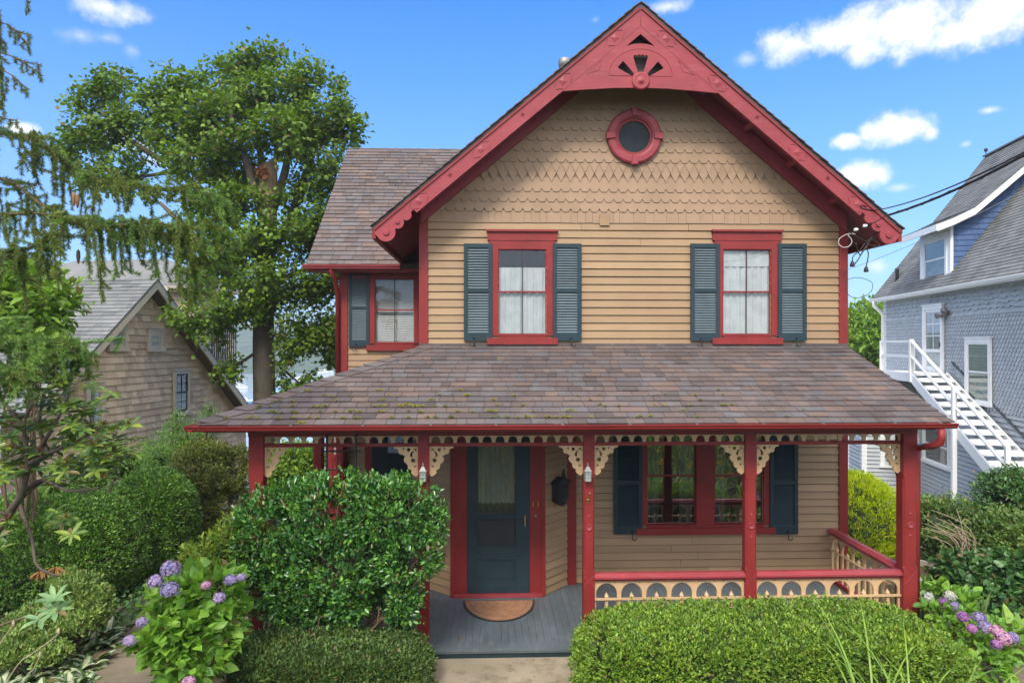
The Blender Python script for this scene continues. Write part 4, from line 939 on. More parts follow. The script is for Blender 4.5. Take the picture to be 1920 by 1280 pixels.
# downspout, floodlight, corner
m = MB(); m.smooth = True; m.tube([(-.40, -.03, ZE - .05), (-.40, -.03, ZE - .22), (-.12, -.06, ZE - .5), (-.08, -.06, ZE - .6), (-.08, -.06, 2.6)], .07, 10); m.build('downspout', 'white', RHs)
MB().box(-.035, .05, -.22, .03, 0, ZE - .05).build('corner_board', 'white', RHs)
p = rl(1779, 585); m = MB(); m.smooth = True; m.lathe((-.1, p[0], p[1]), [(.08, -.1), (.09, 0), (.07, .06), (.01, .07)], 10); m.tube([(-.05, p[0], p[1] - .04), (-.28, p[0] + .2, p[1] - .12)], [.04, .10], 10); m.tube([(-.05, p[0], p[1] - .04), (-.24, p[0] - .22, p[1] + .05)], [.04, .10], 10); m.build('floodlight', 'steel', RHs)
p = al(1720, 850); m = MB(Twing); m.box(1.15, 1.45, .0, .2, .75, 1.35); m.build('meter_box', plain('grey_meter_box', (.33, .36, .38), .5), RHs)

# ---- outside staircase
ST = thing('staircase', 'white painted wooden outside stairs climbing the grey blue house on the right', 'staircase', (ox, oy, -2.8), A2, world=False)
zl = rl(1715, 700, -1.05)[1]; xs0, xs1 = -1.12, -.16; yt = -5.4; yq = -2.95
yb, zb = rl(1893, 918, xs0); yb = min(yb, yt - 3)
sl_ = (zl - zb) / (yt - yb)
zst = lambda y: zl + (y - yt) * sl_
m = MB(); m.box(xs0, xs1, yt, yq, zl - .06, zl); m.box(xs0 - .04, xs0, yt, yq, zl - .26, zl + .003); m.build('landing', 'white', ST)
for x in (xs0 - .05, xs1):
    m = MB(); m.prism([(x, yt + .1, zst(yt) + .03), (x, yb, zst(yb) + .06), (x, yb, zst(yb) - .26), (x, yt + .1, zst(yt) - .26)], (.05, 0, 0)); m.build('stringer', 'white', ST)
n = int((zl - zst(yb)) / .195)
for i in range(1, n):
    y = yt + (yb - yt) * i / n; zt2 = zst(y)
    MB().box(xs0, xs1, y - .05, y + .24, zt2 - .035, zt2).box(xs0, xs1, y + .215, y + .235, zt2, zt2 + .085).build('tread', 'white', ST)
def npost(x, y, z0, z1, w=.1): return MB().box(x - w / 2, x + w / 2, y - w / 2, y + w / 2, z0, z1).build('newel_post', 'white', ST)
npost(xs0 - .05, yt + .05, zl - .26, zl + 1.05, .11); npost(xs0 - .05, yq, -.5, zl + 1.0, .09); npost(xs1, yq, -.5, zl + 1.0, .08)
ym = rl(1796, 780, xs0)[0]; npost(xs0 - .1, ym, -.6, zst(ym) + 1.02, .11); npost(xs0 - .05, yb, zst(yb) - .3, zst(yb) + 1.0, .10)
for h in (.98, .52):
    m = MB(); m.beam((xs0 - .05, yt, zl + h), (xs0 - .05, yq, zl + h), .05, .08); m.build('landing_rail', 'white', ST)
    m = MB(); m.beam((xs0 - .05, yt, zst(yt) + h), (xs0 - .05, yb, zst(yb) + h), .05, .085, (1, 0, 0)); m.build('stair_rail', 'white', ST)
m = MB(); m.beam((xs1 + .12, yt, zst(yt) + .35), (xs1 + .12, yb, zst(yb) + .35), .05, .05); m.build('wall_handrail', plain('dark_painted_rail', (.05, .06, .07), .5), ST)

# ================================================================== brown shingled cottage on the left
lx, ly = toworld(-8.99, 16.64)
LH = thing('cottage', 'brown cedar shingled cottage with a steep gable on the left by the harbour', 'house', (lx, ly, -1.6), A2, world=False); LZ = 1.6
# local y runs back along the gable wall (x = 0); camera = (-8.99 + .155 y + .988 x, 16.64 + .988 y - .155 x)
def ll(px, py, xl=0.0):
    u = (px - 960) / F; y = (u * (16.64 - .155 * xl) + 8.99 - .988 * xl) / (.155 - u * .988)
    return y, CAMZ - (py - 642) / F * (16.64 + .988 * y - .155 * xl) + LZ
Tl = lambda p: (p[1], p[0], p[2])                       # along = y, outward = +x
za = 5.0 + LZ; sl2 = .83; y0, y1 = -3.15, 4.6
lt = lambda y: za - sl2 * abs(y)
rows = []; z = 0
while z < za: rows.append((z, .165, 'sq')); z += .165
wl = []
def lw_(p0, p1, a, b): ya, yb_ = ll(p0, b)[0], ll(p1, b)[0]; mid = (p0 + p1) / 2; return (ya, yb_, ll(mid, b)[1], ll(mid, a)[1])
wl = [lw_(199, 233, 612, 656), lw_(273, 301, 620, 657), lw_(321, 351, 694, 776), lw_(155, 190, 718, 800)]
m = MB(Tl); shingle_rows(m, rows, .20, y0, y1, [(-1, 0, -y0), (1, 0, y1), (sl2, 1, za - .08), (-sl2, 1, za - .08)], th=.02, out=.042); m.build('shingle_gable_face', 'brown_shingle', LH)
m = MB(Tl); m.prism([(y0, -.1, -1.5), (y1, -.1, -1.5), (y1, -.1, lt(y1)), (0, -.1, za - .05), (y0, -.1, lt(y0))], (0, .096, 0)); m.build('gable_wall', 'brown_shingle', LH)
for i, (a, b, e, f) in enumerate(wl):
    T2 = lambda p: Tl((p[0], p[1] + .046, p[2])); nwindow(T2, a, b, e, f, LH, c=.09, trim='cream', sash='cream' if i != 2 else 'iron', munt=1 if i == 2 else 0, blind=(i in (1, 3)))
for s, y in ((-1, y0), (1, y1)):
    ye = y + s * .35
    m = MB(); m.prism([(.40, 0, za + .05), (.40, ye, lt(ye) + .05), (-13, ye, lt(ye) + .05), (-13, 0, za + .05)], (0, 0, -.07))
    Ul = Vector((s * 1.0, 0, 0)) if False else Vector((-1, 0, 0)) * (1 if s < 0 else -1); Vl = Vector((0, -s, sl2)).normalized(); Nl = Ul.cross(Vl); Nl = Nl if Nl.z > 0 else -Nl
    if s < 0: roof_tabs(m, (.42, ye - .02, lt(ye) + .04), Vector((-1, 0, 0)), Vl, Nl, 13, math.hypot(ye, sl2 * ye), .14, [(-1, 0, 0)], .34, th=.018, lift=.018)
    m.build('roof', 'roof_grey', LH)
    m = MB(); m.hexa([(.36, 0, za - .20), (.40, 0, za - .20), (.40, ye, lt(ye) - .20), (.36, ye, lt(ye) - .20), (.36, 0, za + .0), (.40, 0, za + .0), (.40, ye, lt(ye) + .0), (.36, ye, lt(ye) + .0)]); m.build('rake_board', 'cream', LH)
    m = MB(); m.hexa([(.03, 0, za - .16), (.36, 0, za - .16), (.36, ye, lt(ye) - .16), (.03, ye, lt(ye) - .16), (.03, 0, za - .12), (.36, 0, za - .12), (.36, ye, lt(ye) - .12), (.03, ye, lt(ye) - .12)]); m.build('rake_soffit', plain('brown_soffit_board', (.13, .085, .05), .7), LH)
# taller rear block
yr0 = ll(335, 600, -.3)[0] if False else 2.2; xr1 = .15
Tb = lambda p: (p[0], yr0 - p[1], p[2])
xe0, xe1 = -9.0, 2.35 - .0
pr_ = ll(428, 600, 0)
yb0, yb1 = 4.9, 6.7
XB = -1.7; m = MB(); m.box(-9, XB, yb0, yb1, -2, 5.35 + LZ); m.build('rear_block', 'brown_shingle', LH)
rows = [(i * .165 - 1, .165, 'sq') for i in range(50)]
m = MB(lambda p: (XB + .005 + p[1], yb0 + p[0], p[2])); shingle_rows(m, rows, .20, 0, yb1 - yb0, [(-1, 0, 0), (1, 0, yb1 - yb0), (0, 1, 5.2 + LZ)], th=.016, out=.026); m.build('rear_shingle_face', 'brown_shingle', LH)
m = MB(lambda p: (-9 + p[0], yb0 - .005 - p[1], p[2])); shingle_rows(m, rows, .20, 0, 9 + XB, [(-1, 0, 0), (1, 0, 9 + XB), (0, 1, 5.2 + LZ)], th=.016, out=.026); m.build('rear_shingle_face', 'brown_shingle', LH)
m = MB(); zk = 5.3 + LZ; m.prism([(XB + .5, yb0 - .4, zk), (XB + .5, yb1 + .4, zk), (-3.6, yb1 - .8, zk + 1.0), (-3.6, yb0 + .9, zk + 1.0)], (0, 0, -.08)); m.prism([(XB + .5, yb0 - .4, zk), (-9.4, yb0 - .4, zk), (-7, yb0 + .9, zk + 1.0), (-3.6, yb0 + .9, zk + 1.0)], (0, 0, -.08)); m.build('rear_roof', 'roof_grey', LH)
m = MB(); m.box(XB + .45, XB + .51, yb0 - .4, yb1 + .4, zk - .2, zk - .02); m.box(-9.4, XB + .51, yb0 - .42, yb0 - .38, zk - .2, zk - .02); m.build('rear_fascia', 'cream', LH)
T3 = lambda p: (XB + .05 + p[1], yb0 + p[0], p[2])
nwindow(T3, .15, .72, 3.3 + LZ - .9, 3.3 + LZ + 1.0, LH, c=.1, trim='cream', sash='white', munt=2, blind=False); nwindow(T3, .82, 1.4, 3.3 + LZ - .9, 3.3 + LZ + 1.0, LH, c=.1, trim='cream', sash='white', munt=2, blind=False)
m = MB(T3); m.box(.1, 1.5, .02, .3, 3.3 + LZ - 1.0, 3.3 + LZ - .92)
for i in range(12): m.box(.1 + i * .125, .12 + i * .125, .25, .28, 3.3 + LZ - .95, 3.3 + LZ + 1.0)
m.build('window_grille', 'iron', LH)

# ================================================================== overhead service cables
pe = at(1590, 428, YB - .06); mid1 = atd(1660, 405, 8.6); far1 = atd(1925, 288, 6.0); far2 = far1 + (far1 - mid1) * .8
def sag(a, b, s, n=18): return [a.lerp(b, i / n) - Vector((0, 0, s * 4 * (i / n) * (1 - i / n))) for i in range(n + 1)]
S1 = thing('service_cable', 'thick twisted black cable running from the right gable eave past the grey roof', 'cable', pe)
m = MB(); m.smooth = True
A = sag(at(1595, 437, YB - .05), mid1, .02, 8) + sag(mid1, far1, .05, 24)[1:] + [far2]
m.tube(A, [.006] * 9 + [.014] * (len(A) - 9), 6); m.build('cable_core', 'cable', S1)
m = MB(); m.smooth = True; B_ = [p + Vector((.008 * math.sin(i * 1.9), 0, .012 * math.cos(i * 1.9))) for i, p in enumerate(A[8:])]; m.tube(B_, .009, 5); m.build('twisted_strand', 'cable', S1)
m = MB(); m.smooth = True
for q in ((1605, 431), (1622, 424)): p = at(q[0], q[1], YB - .07); m.lathe((p.x, p.y, p.z), [(.012, -.03), (.026, -.02), (.026, .02), (.012, .03)], 10, 'x')
m.build('insulator', plain('clear_grey_insulator', (.6, .62, .6), .2), S1)
S2 = thing('telephone_wire', 'thin black wire strung above the thick cable from the right eave', 'wire', pe)
m = MB(); m.smooth = True; a = at(1640, 395, YB - .06); b = atd(1925, 283, 5.6); m.tube(sag(a, b, .07, 20) + [b + (b - a) * .5], .008, 5)
m.tube([at(x, y, YB - .055) for x, y in ((1640, 395), (1628, 393), (1616, 390), (1612, 387), (1618, 385), (1625, 388))], .006, 5); m.build('wire_strand', 'cable', S2)
S3 = thing('drop_line', 'faint thin line sloping from the corner board up across the grey dormer', 'wire', pe)
m = MB(); m.smooth = True; a = at(1583, 507, YW - .06); b = atd(1925, 355, 6.2); m.tube(sag(a, b, .05, 20) + [b + (b - a) * .5], .0035, 4); m.build('wire_strand', plain('pale_grey_wire', (.4, .4, .4), .5), S3)
S4 = thing('cable_coil', 'tangle of looped black cables and pale ends hanging under the right eave', 'cable', pe)
def px_path(pts, Y=YB + .02): return [at(x, y, Y + .02 * math.sin(i)) for i, (x, y) in enumerate(pts)]
def smooth_path(P, n=5):
    out = []
    for i in range(len(P) - 1):
        p0, p1, p2, p3 = P[max(i - 1, 0)], P[i], P[i + 1], P[min(i + 2, len(P) - 1)]
        for k in range(n):
            t = k / n; out.append(.5 * ((2 * p1) + (p2 - p0) * t + (2 * p0 - 5 * p1 + 4 * p2 - p3) * t * t + (3 * p1 - p0 - 3 * p2 + p3) * t ** 3))
    return out + [P[-1]]
for nm, mt_, r_, pts in (('cable_loop', 'cable', .008, ((1596, 440), (1610, 445), (1622, 452), (1635, 449), (1646, 455), (1648, 460), (1636, 461), (1622, 457), (1612, 470), (1600, 480), (1598, 490))),
                         ('cable_loop', 'cable', .008, ((1660, 412), (1648, 430), (1634, 445), (1626, 460), (1616, 475), (1608, 488), (1600, 498))),
                         ('cable_loop', 'cable', .008, ((1604, 455), (1612, 478), (1618, 470), (1624, 462), (1628, 478), (1624, 500))),
                         ('pale_wire_loop', plain('pale_wire_jacket', (.42, .36, .33), .5), .006, ((1600, 437), (1586, 440), (1574, 448), (1573, 458), (1583, 464), (1594, 460), (1597, 450), (1590, 440), (1604, 439))),
                         ('pale_wire_loop', 'cable', .004, ((1585, 545), (1586, 528), (1600, 521), (1618, 522), (1635, 530), (1634, 545), (1620, 556), (1600, 558), (1586, 548)))):
    m = MB(); m.smooth = True; m.tube(smooth_path(px_path(pts)), r_, 6); m.build(nm, mt_, S4)
for q in ((1598, 492), (1624, 502)): p = at(q[0], q[1], YB + .02); m = MB(); m.smooth = True; m.lathe((p.x, p.y, p.z - .05), [(.01, .07), (.024, .05), (.034, 0), (.03, -.01)], 10); m.build('cable_boot', 'cable', S4)
# ================================================================== ground, paths, water, far shore
def gz(x, y):
    def ss(a, b, t): t = min(1, max(0, (t - a) / (b - a))); return t * t * (3 - 2 * t)
    z = -.26 + 2.15 * (1 - ss(.6, 5.0, y)) - 2.3 * ss(10.5, 22, y) - 13.4 * ss(24, 78, y)
    z += .25 * ss(-3.6, -6.5, x) * 1.0 * (1 - ss(10, 20, y)) if False else 0
    z += .30 * (1 - ss(-8.5, -4.2, x)) * (1 - ss(9, 14, y)) + .25 * ss(4.8, 8.5, x) * (1 - ss(9, 14, y))
    return z + .03 * math.sin(1.3 * x + .7 * y) + .02 * math.sin(2.9 * y - 1.1 * x)
def structure(o): o['kind'] = 'structure'; return o
xs = [-1500, -400, -150, -60, -30] + [-20 + .5 * i for i in range(81)] + [30, 60, 150, 400, 1500]
ys = [-300, -60, -20] + [-8 + .5 * i for i in range(75)] + [30 + 3 * i for i in range(18)] + [120, 300]
m = MB(); idx = [[m.P((x, y, gz(x, y) if y < 100 else -16.2)) for x in xs] for y in ys]
for j in range(len(ys) - 1):
    for i in range(len(xs) - 1): m.f.append([idx[j][i], idx[j][i + 1], idx[j + 1][i + 1], idx[j + 1][i]])
m.smooth = True
mt, nt_, b_ = _new('leaf_strewn_garden_soil')
n1 = _noise(nt_, .9, 6); n2 = _noise(nt_, 14, 6, .7)
cl = _mix(nt_, _ramp(nt_, n1, [(.4, (0, 0, 0)), (.62, (1, 1, 1))]), (.075, .055, .035), (.055, .085, .022)); cl = _mix(nt_, 1.0, cl, _ramp(nt_, n2, [(.3, (.5,) * 3), (.7, (1.5,) * 3)]), 'MULTIPLY')
nt_.links.new(cl, b_.inputs['Base Color']); b_.inputs['Roughness'].default_value = .95; _bump(nt_, b_, n2, .8, .03); M['soil'] = mt
structure(m.build('ground', 'soil'))
M['concrete'] = paint('stained_mossy_concrete', (.31, .255, .18), (.10, .09, .045), .85, .2, 1.1, (1, 1, 1), 1.0, 0, .3, .4)
M['flag'] = paint('worn_brown_flagstone', (.165, .13, .09), (.075, .08, .035), .85, .22, 1.3, (1, 1, 1), .8, .10, .3, .5)
m = MB(); x0, x1 = -1.0, 1.15
for a, b in ((6.2, 6.98), (7.0, YF + .02)):
    n = 14; top = [(x0, a), (x1, a), (x1, b), (x0, b)]
    m.prism([(x, y, -.20) for x, y in top], (0, 0, .085 + random.uniform(-.003, .003)))
structure(m.build('front_path', 'concrete'))
m = MB()
pp = [(5.2, -4.55, -2.6), (6.0, -4.5, -2.7), (6.75, -4.42, -2.75), (7.5, -4.45, -2.95), (8.1, -4.62, -3.0), (8.7, -4.75, -3.1), (9.4, -4.7, -3.2), (10.2, -4.6, -3.3)]
for (ya, a0, a1), (yb2, b0, b1) in zip(pp, pp[1:]):
    j = random.uniform(-.012, .012); t = random.uniform(-.05, .05)
    m.prism([(a0 + .01, ya + .012 + t, gz(-3.6, ya) + .02 + j), (a1, ya + .012 - t, gz(-3.6, ya) + .02 + j), (b1, yb2 - .012, gz(-3.6, yb2) + .02 + j), (b0 + .01, yb2 - .012, gz(-3.6, yb2) + .02 + j)], (0, 0, .045))
structure(m.build('side_path', 'flag'))
mt, nt_, b_ = _new('pale_harbour_water'); b_.inputs['Base Color'].default_value = (.30, .36, .40, 1); b_.inputs['Roughness'].default_value = .14; b_.inputs['Specular IOR Level'].default_value = .6
_bump(nt_, b_, _noise(nt_, .55, 5, .6, (1, .35, 1)), .25, .25); M['water'] = mt
m = MB(); m.poly([(-1500, 62, -15.6), (1500, 62, -15.6), (1500, 700, -15.6), (-1500, 700, -15.6)]); structure(m.build('water', 'water'))
m = MB(); m.smooth = True; nx = 90; rws = []
for j, (yy, hh) in enumerate(((420, -16), (428, -13), (470, .35), (540, .8), (640, 1.0), (760, .7))):
    rws.append([m.P((-900 + 20 * i, yy + 14 * math.sin(i * .5 + j), hh if hh < -1 else -15 + hh * (31 + 6 * math.sin(i * .23 + 1) + 3.5 * math.sin(i * .61) + 2.5 * math.sin(i * 1.7 + j)))) for i in range(nx)])
for a, b in zip(rws, rws[1:]):
    for i in range(nx - 1): m.f.append([a[i], a[i + 1], b[i + 1], b[i]])
mt, nt_, b_ = _new('wooded_far_shore'); v = _n(nt_, 'ShaderNodeTexVoronoi', Scale=.11); tcx = nt_.nodes.new('ShaderNodeTexCoord'); nt_.links.new(tcx.outputs['Object'], v.inputs['Vector'])
cl = _ramp(nt_, v.outputs['Distance'], [(0, (.055, .10, .03)), (.6, (.03, .06, .02))]); nt_.links.new(cl, b_.inputs['Base Color']); b_.inputs['Roughness'].default_value = 1; _bump(nt_, b_, v.outputs['Distance'], 1, 6); M['shore'] = mt
structure(m.build('far_hills', 'shore'))
# ---- boats on moorings
def boat(px, py, L, hullc, label, mast=0, cabin=True, rz=0.3, cover=None):
    d = 19.1 * F / (py - 642); p = atd(px, py, d); p.z = -15.62
    B = thing('boat', label, 'boat', p, rz, 'boats moored in the harbour', world=False); w = L * .15; h = L * .13
    m = MB(); secs = [(-.5, .8, .85), (-.2, 1, .9), (.1, 1, .95), (.35, .62, 1.1), (.5, .03, 1.25)]; rr = []
    for t, ww, hh in secs: rr.append([m.P((t * L, s * w * ww * k, z * h * hh)) for s, k, z in ((-1, 1, 1), (-1, .75, .15), (0, .1, -.25), (1, .75, .15), (1, 1, 1))])
    for a, b in zip(rr, rr[1:]):
        for i in range(4): m.f.append([a[i], a[i + 1], b[i + 1], b[i]])
    m.f.append(rr[0]); m.build('hull', hullc, B)
    m = MB(); q = [[m.P((t * L, s * w * ww * 1.03, h * hh)) for s in (-1, 1)] for t, ww, hh in secs]
    for a, b in zip(q, q[1:]): m.f.append([a[0], a[1], b[1], b[0]])
    for (t, ww, hh), (t2, w2, h2) in zip(secs, secs[1:]):
        for s in (-1, 1): m.hexa([(t * L, s * w * ww * 1.02, h * hh - .12), (t2 * L, s * w * w2 * 1.02, h * h2 - .12), (t2 * L, s * w * w2 * 1.02, h * h2 + .12), (t * L, s * w * ww * 1.02, h * hh + .12), (t * L, s * w * ww * 1.06, h * hh - .12), (t2 * L, s * w * w2 * 1.06, h * h2 - .12), (t2 * L, s * w * w2 * 1.06, h * h2 + .12), (t * L, s * w * ww * 1.06, h * hh + .12)])
    m.build('deck', 'white', B)
    if cabin:
        m = MB(); m.hexa([(-.12 * L, -w * .6, h), (.22 * L, -w * .45, h), (.22 * L, w * .45, h), (-.12 * L, w * .6, h), (-.10 * L, -w * .5, h * 2.1), (.10 * L, -w * .4, h * 2.1), (.10 * L, w * .4, h * 2.1), (-.10 * L, w * .5, h * 2.1)]); m.build('cabin', 'white', B)
        m = MB(); m.box(-.09 * L, .09 * L, -w * .56, w * .56, h * 1.5, h * 1.85); m.build('cabin_window', plain('dark_boat_window', (.05, .07, .09), .2), B)
    if cover: m = MB(); m.prism([(-.45 * L, -w * .8, h), (-.45 * L, w * .8, h), (-.45 * L, 0, h * 1.7)], (.5 * L, 0, 0)); m.build('boat_cover', cover, B)
    if mast:
        m = MB(); m.tube([(.05 * L, 0, h), (.05 * L, 0, mast)], .10, 6); m.build('mast', 'white', B); m = MB(); m.tube([(.05 * L, 0, h * 1.6), (-.42 * L, 0, h * 1.7)], .09, 6); m.tube([(.05 * L, 0, mast), (.5 * L, 0, h * 1.2)], .03, 4); m.tube([(.05 * L, 0, mast), (-.5 * L, 0, h)], .03, 4); m.build('boom', 'white', B)
HB = plain('bright_blue_hull_paint', (.05, .25, .55), .35); HW_ = plain('white_hull_paint', (.8, .8, .8), .3)
boat(457, 757, 7.2, HB, 'blue hulled motorboat with a white cabin just left of the maple trunk', rz=.1)
boat(446, 729, 7.8, HW_, 'white sailboat with a bare mast just above the blue motorboat', mast=10, rz=3.0)
boat(527, 737, 7.0, HB, 'small boat under a blue cover just right of the maple trunk', cabin=False, cover=HB, rz=.4)
boat(611, 700, 9.5, HW_, 'white sailboat with a tall mast between the maple and the red corner board', mast=13.5, rz=.5)
boat(560, 712, 6.5, HW_, 'plain white motorboat between the covered boat and the tall sailboat', rz=2.6)
boat(443, 700, 8.0, HW_, 'farthest white sailboat left of the maple trunk, nearest the hills', mast=11, rz=.2)
# ================================================================== plants
def lm(key, *a, **k): M[key] = leaf_mat(key, *a, **k)
lm('boxwood_leaf', [(.048, .115, .018), (.085, .19, .026), (.15, .29, .036), (.065, .15, .022)], .42, .18, .45)
lm('hedge_leaf', [(.085, .155, .02), (.15, .25, .03), (.24, .34, .045), (.10, .20, .028), (.18, .29, .03)], .5, .22, .35)
lm('dark_hedge_leaf', [(.04, .075, .018), (.065, .12, .025), (.10, .165, .04), (.05, .09, .02)], .5, .18, .35)
lm('holly_leaf', [(.022, .085, .022), (.035, .12, .028), (.06, .18, .035), (.12, .26, .03), (.03, .10, .03)], .27, .12, .6)
lm('maple_leaf', [(.055, .11, .014), (.095, .17, .018), (.15, .235, .022), (.07, .13, .016), (.20, .285, .025)], .45, .32, .35, (1.4, 1.5, .5))
lm('spruce_needle', [(.06, .10, .018), (.10, .15, .025), (.15, .20, .035), (.075, .095, .025)], .55, .1, .3)
lm('young_spruce_needle', [(.10, .19, .045), (.15, .26, .055), (.09, .16, .04)], .55, .15, .3)
lm('yellow_leaf', [(.18, .26, .03), (.26, .34, .04), (.13, .21, .03), (.33, .38, .05)], .5, .25, .35)
lm('azalea_leaf', [(.10, .125, .022), (.15, .17, .03), (.07, .105, .02), (.20, .20, .05)], .55, .22, .3)
lm('golden_leaf', [(.36, .47, .012), (.44, .54, .015), (.27, .40, .012), (.50, .58, .02)], .55, .25, .25)
lm('bright_leaf', [(.12, .22, .03), (.19, .32, .04), (.15, .27, .03), (.25, .36, .06)], .45, .35, .35)
lm('rhodo_leaf', [(.06, .12, .03), (.10, .17, .035), (.05, .10, .03), (.20, .26, .03), (.13, .20, .04)], .4, .18, .45)
lm('hydrangea_leaf', [(.10, .22, .035), (.15, .30, .04), (.20, .35, .045), (.12, .25, .045)], .42, .3, .4)
lm('shrub_leaf', [(.06, .12, .025), (.09, .165, .03), (.12, .19, .045), (.15, .20, .06)], .5, .25, .35)
lm('ivy_leaf', [(.03, .085, .022), (.045, .115, .028), (.075, .17, .045), (.035, .09, .02)], .4, .15, .45)
lm('dwarf_leaf', [(.13, .21, .05), (.20, .29, .075), (.10, .17, .04), (.25, .33, .09)], .5, .22, .35)
lm('rosette_leaf', [(.17, .28, .13), (.22, .34, .16), (.14, .25, .11)], .5, .2, .35)
lm('hosta_green', [(.05, .12, .03), (.075, .15, .04), (.10, .18, .05)], .4, .2, .4)
lm('hosta_cream', [(.50, .50, .33), (.58, .57, .42), (.46, .47, .30)], .45, .25, .4)
lm('lily_leaf', [(.13, .24, .035), (.20, .33, .05), (.26, .37, .06), (.16, .26, .04)], .45, .3, .4)
lm('iris_leaf', [(.12, .20, .07), (.17, .26, .10), (.20, .28, .12)], .45, .25, .4)
lm('dry_seed', [(.15, .07, .03), (.24, .12, .05), (.10, .05, .025)], .9, 0, .2)
lm('cone_brown', [(.13, .075, .04), (.19, .11, .06)], .8, 0, .2)
for nm, cs in (('petal_purple', [(.22, .17, .56), (.29, .23, .66), (.38, .30, .70), (.18, .14, .50)]), ('petal_violet', [(.35, .13, .45), (.45, .20, .55), (.30, .12, .42)]), ('petal_pink', [(.58, .22, .48), (.66, .32, .56), (.50, .20, .52)]), ('petal_pale', [(.45, .44, .62), (.56, .55, .68), (.40, .38, .58)]), ('petal_orange', [(.75, .22, .02), (.8, .32, .03)]), ('petal_lilac', [(.50, .46, .72), (.62, .60, .80)])): lm(nm, cs, .6, .3, .2)
M['bark'] = paint('furrowed_grey_brown_bark', (.115, .09, .066), (.05, .04, .03), .95, .25, 2.5, (6, 6, .8), .9, 0, .2, .8)
M['twig'] = paint('brown_twig_bark', (.14, .095, .06), (.22, .17, .12), .9, .2, 8, (1, 1, 1), .5, 0, .2)
M['snag'] = paint('broken_pale_wood', (.33, .22, .14), (.14, .09, .06), .9, .2, 3, (6, 6, .6), .8, 0, .2, .8)
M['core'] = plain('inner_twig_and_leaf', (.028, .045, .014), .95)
M['pale_twig'] = paint('pale_dry_twig', (.38, .29, .20), None, .8, .15, 9)

def ell_blob(px, py, d, rx, ry, rd):
    """an ellipsoid of foliage: centre from the photo position and distance, half sizes in photo pixels, depth in metres"""
    c = atd(px, py, d); k = d / F; return (np.array(c), np.array((rx * k, rd, ry * k)))
def crown_points(blobs, n, lo=.45, gap=None, gs=2.0, seed=1, flat=0, top=0):
    vol = np.array([(b[1].prod()) ** .72 for b in blobs]); cnt = np.maximum(3, (vol / vol.sum() * n).astype(int)); Ps, Os = [], []
    for (c, r), k in zip(blobs, cnt):
        d = rnd(k * 2)
        if top: d[:, 2] = d[:, 2] + top * RNG.random(len(d)); d = unit(d)
        rad = lo + (1 - lo) * RNG.random((len(d), 1)) ** .5
        P = c + d * r * rad * (1 + .16 * vnoise(d * 3 + c, 1.0, seed))[:, None]
        keep = np.ones(len(P), bool)
        if gap is not None: keep &= vnoise(P, gs, seed + 5) > gap
        P, d = P[keep][:k], unit(d / r)[keep][:k]; Ps.append(P); Os.append(d)
    return np.concatenate(Ps), np.concatenate(Os)
def clusters(P, O, per, size, shape, spread, out=.6, up=.3, jit=.8, nup=.7, var=.45, droop=0):
    n = len(P); C = np.repeat(P, per, 0); Oo = np.repeat(O, per, 0); tilt = np.repeat(rnd(n), per, 0)
    Q = C + RNG.normal(size=C.shape) * spread
    D = unit(out * Oo + jit * rnd(len(C)) + np.array((0, 0, up - droop)) + .25 * tilt); Nn = unit(np.array((0, 0, nup)) + .5 * Oo + .55 * rnd(len(C)))
    return leaf_arrays(Q, D, Nn, size * (1 + var * (RNG.random(len(C)) * 2 - 1)), shape)
def plant(name, label, cat, base, group=None): return thing(name, label, cat, base, 0, group)
def ground_of(blobs): c = np.mean([b[0] for b in blobs], 0); return (float(c[0]), float(c[1]), gz(float(c[0]), float(c[1])))
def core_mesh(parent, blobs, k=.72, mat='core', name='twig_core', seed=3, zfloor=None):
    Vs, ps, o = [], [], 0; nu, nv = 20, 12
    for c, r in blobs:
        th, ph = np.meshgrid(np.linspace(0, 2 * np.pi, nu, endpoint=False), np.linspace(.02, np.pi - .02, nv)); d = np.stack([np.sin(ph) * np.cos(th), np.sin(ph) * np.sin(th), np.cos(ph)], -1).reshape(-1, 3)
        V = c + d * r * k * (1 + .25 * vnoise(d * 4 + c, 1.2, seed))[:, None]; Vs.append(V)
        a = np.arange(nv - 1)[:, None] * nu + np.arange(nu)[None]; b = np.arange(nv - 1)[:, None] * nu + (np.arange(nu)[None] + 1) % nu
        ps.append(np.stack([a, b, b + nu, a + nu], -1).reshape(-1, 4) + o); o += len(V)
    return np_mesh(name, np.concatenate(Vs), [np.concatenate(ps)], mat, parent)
def box_dirs(n):
    d = RNG.uniform(-1, 1, (n, 3)); a = RNG.integers(0, 3, n); s = RNG.choice((-1, 1), n); d[np.arange(n), a] = s; return d
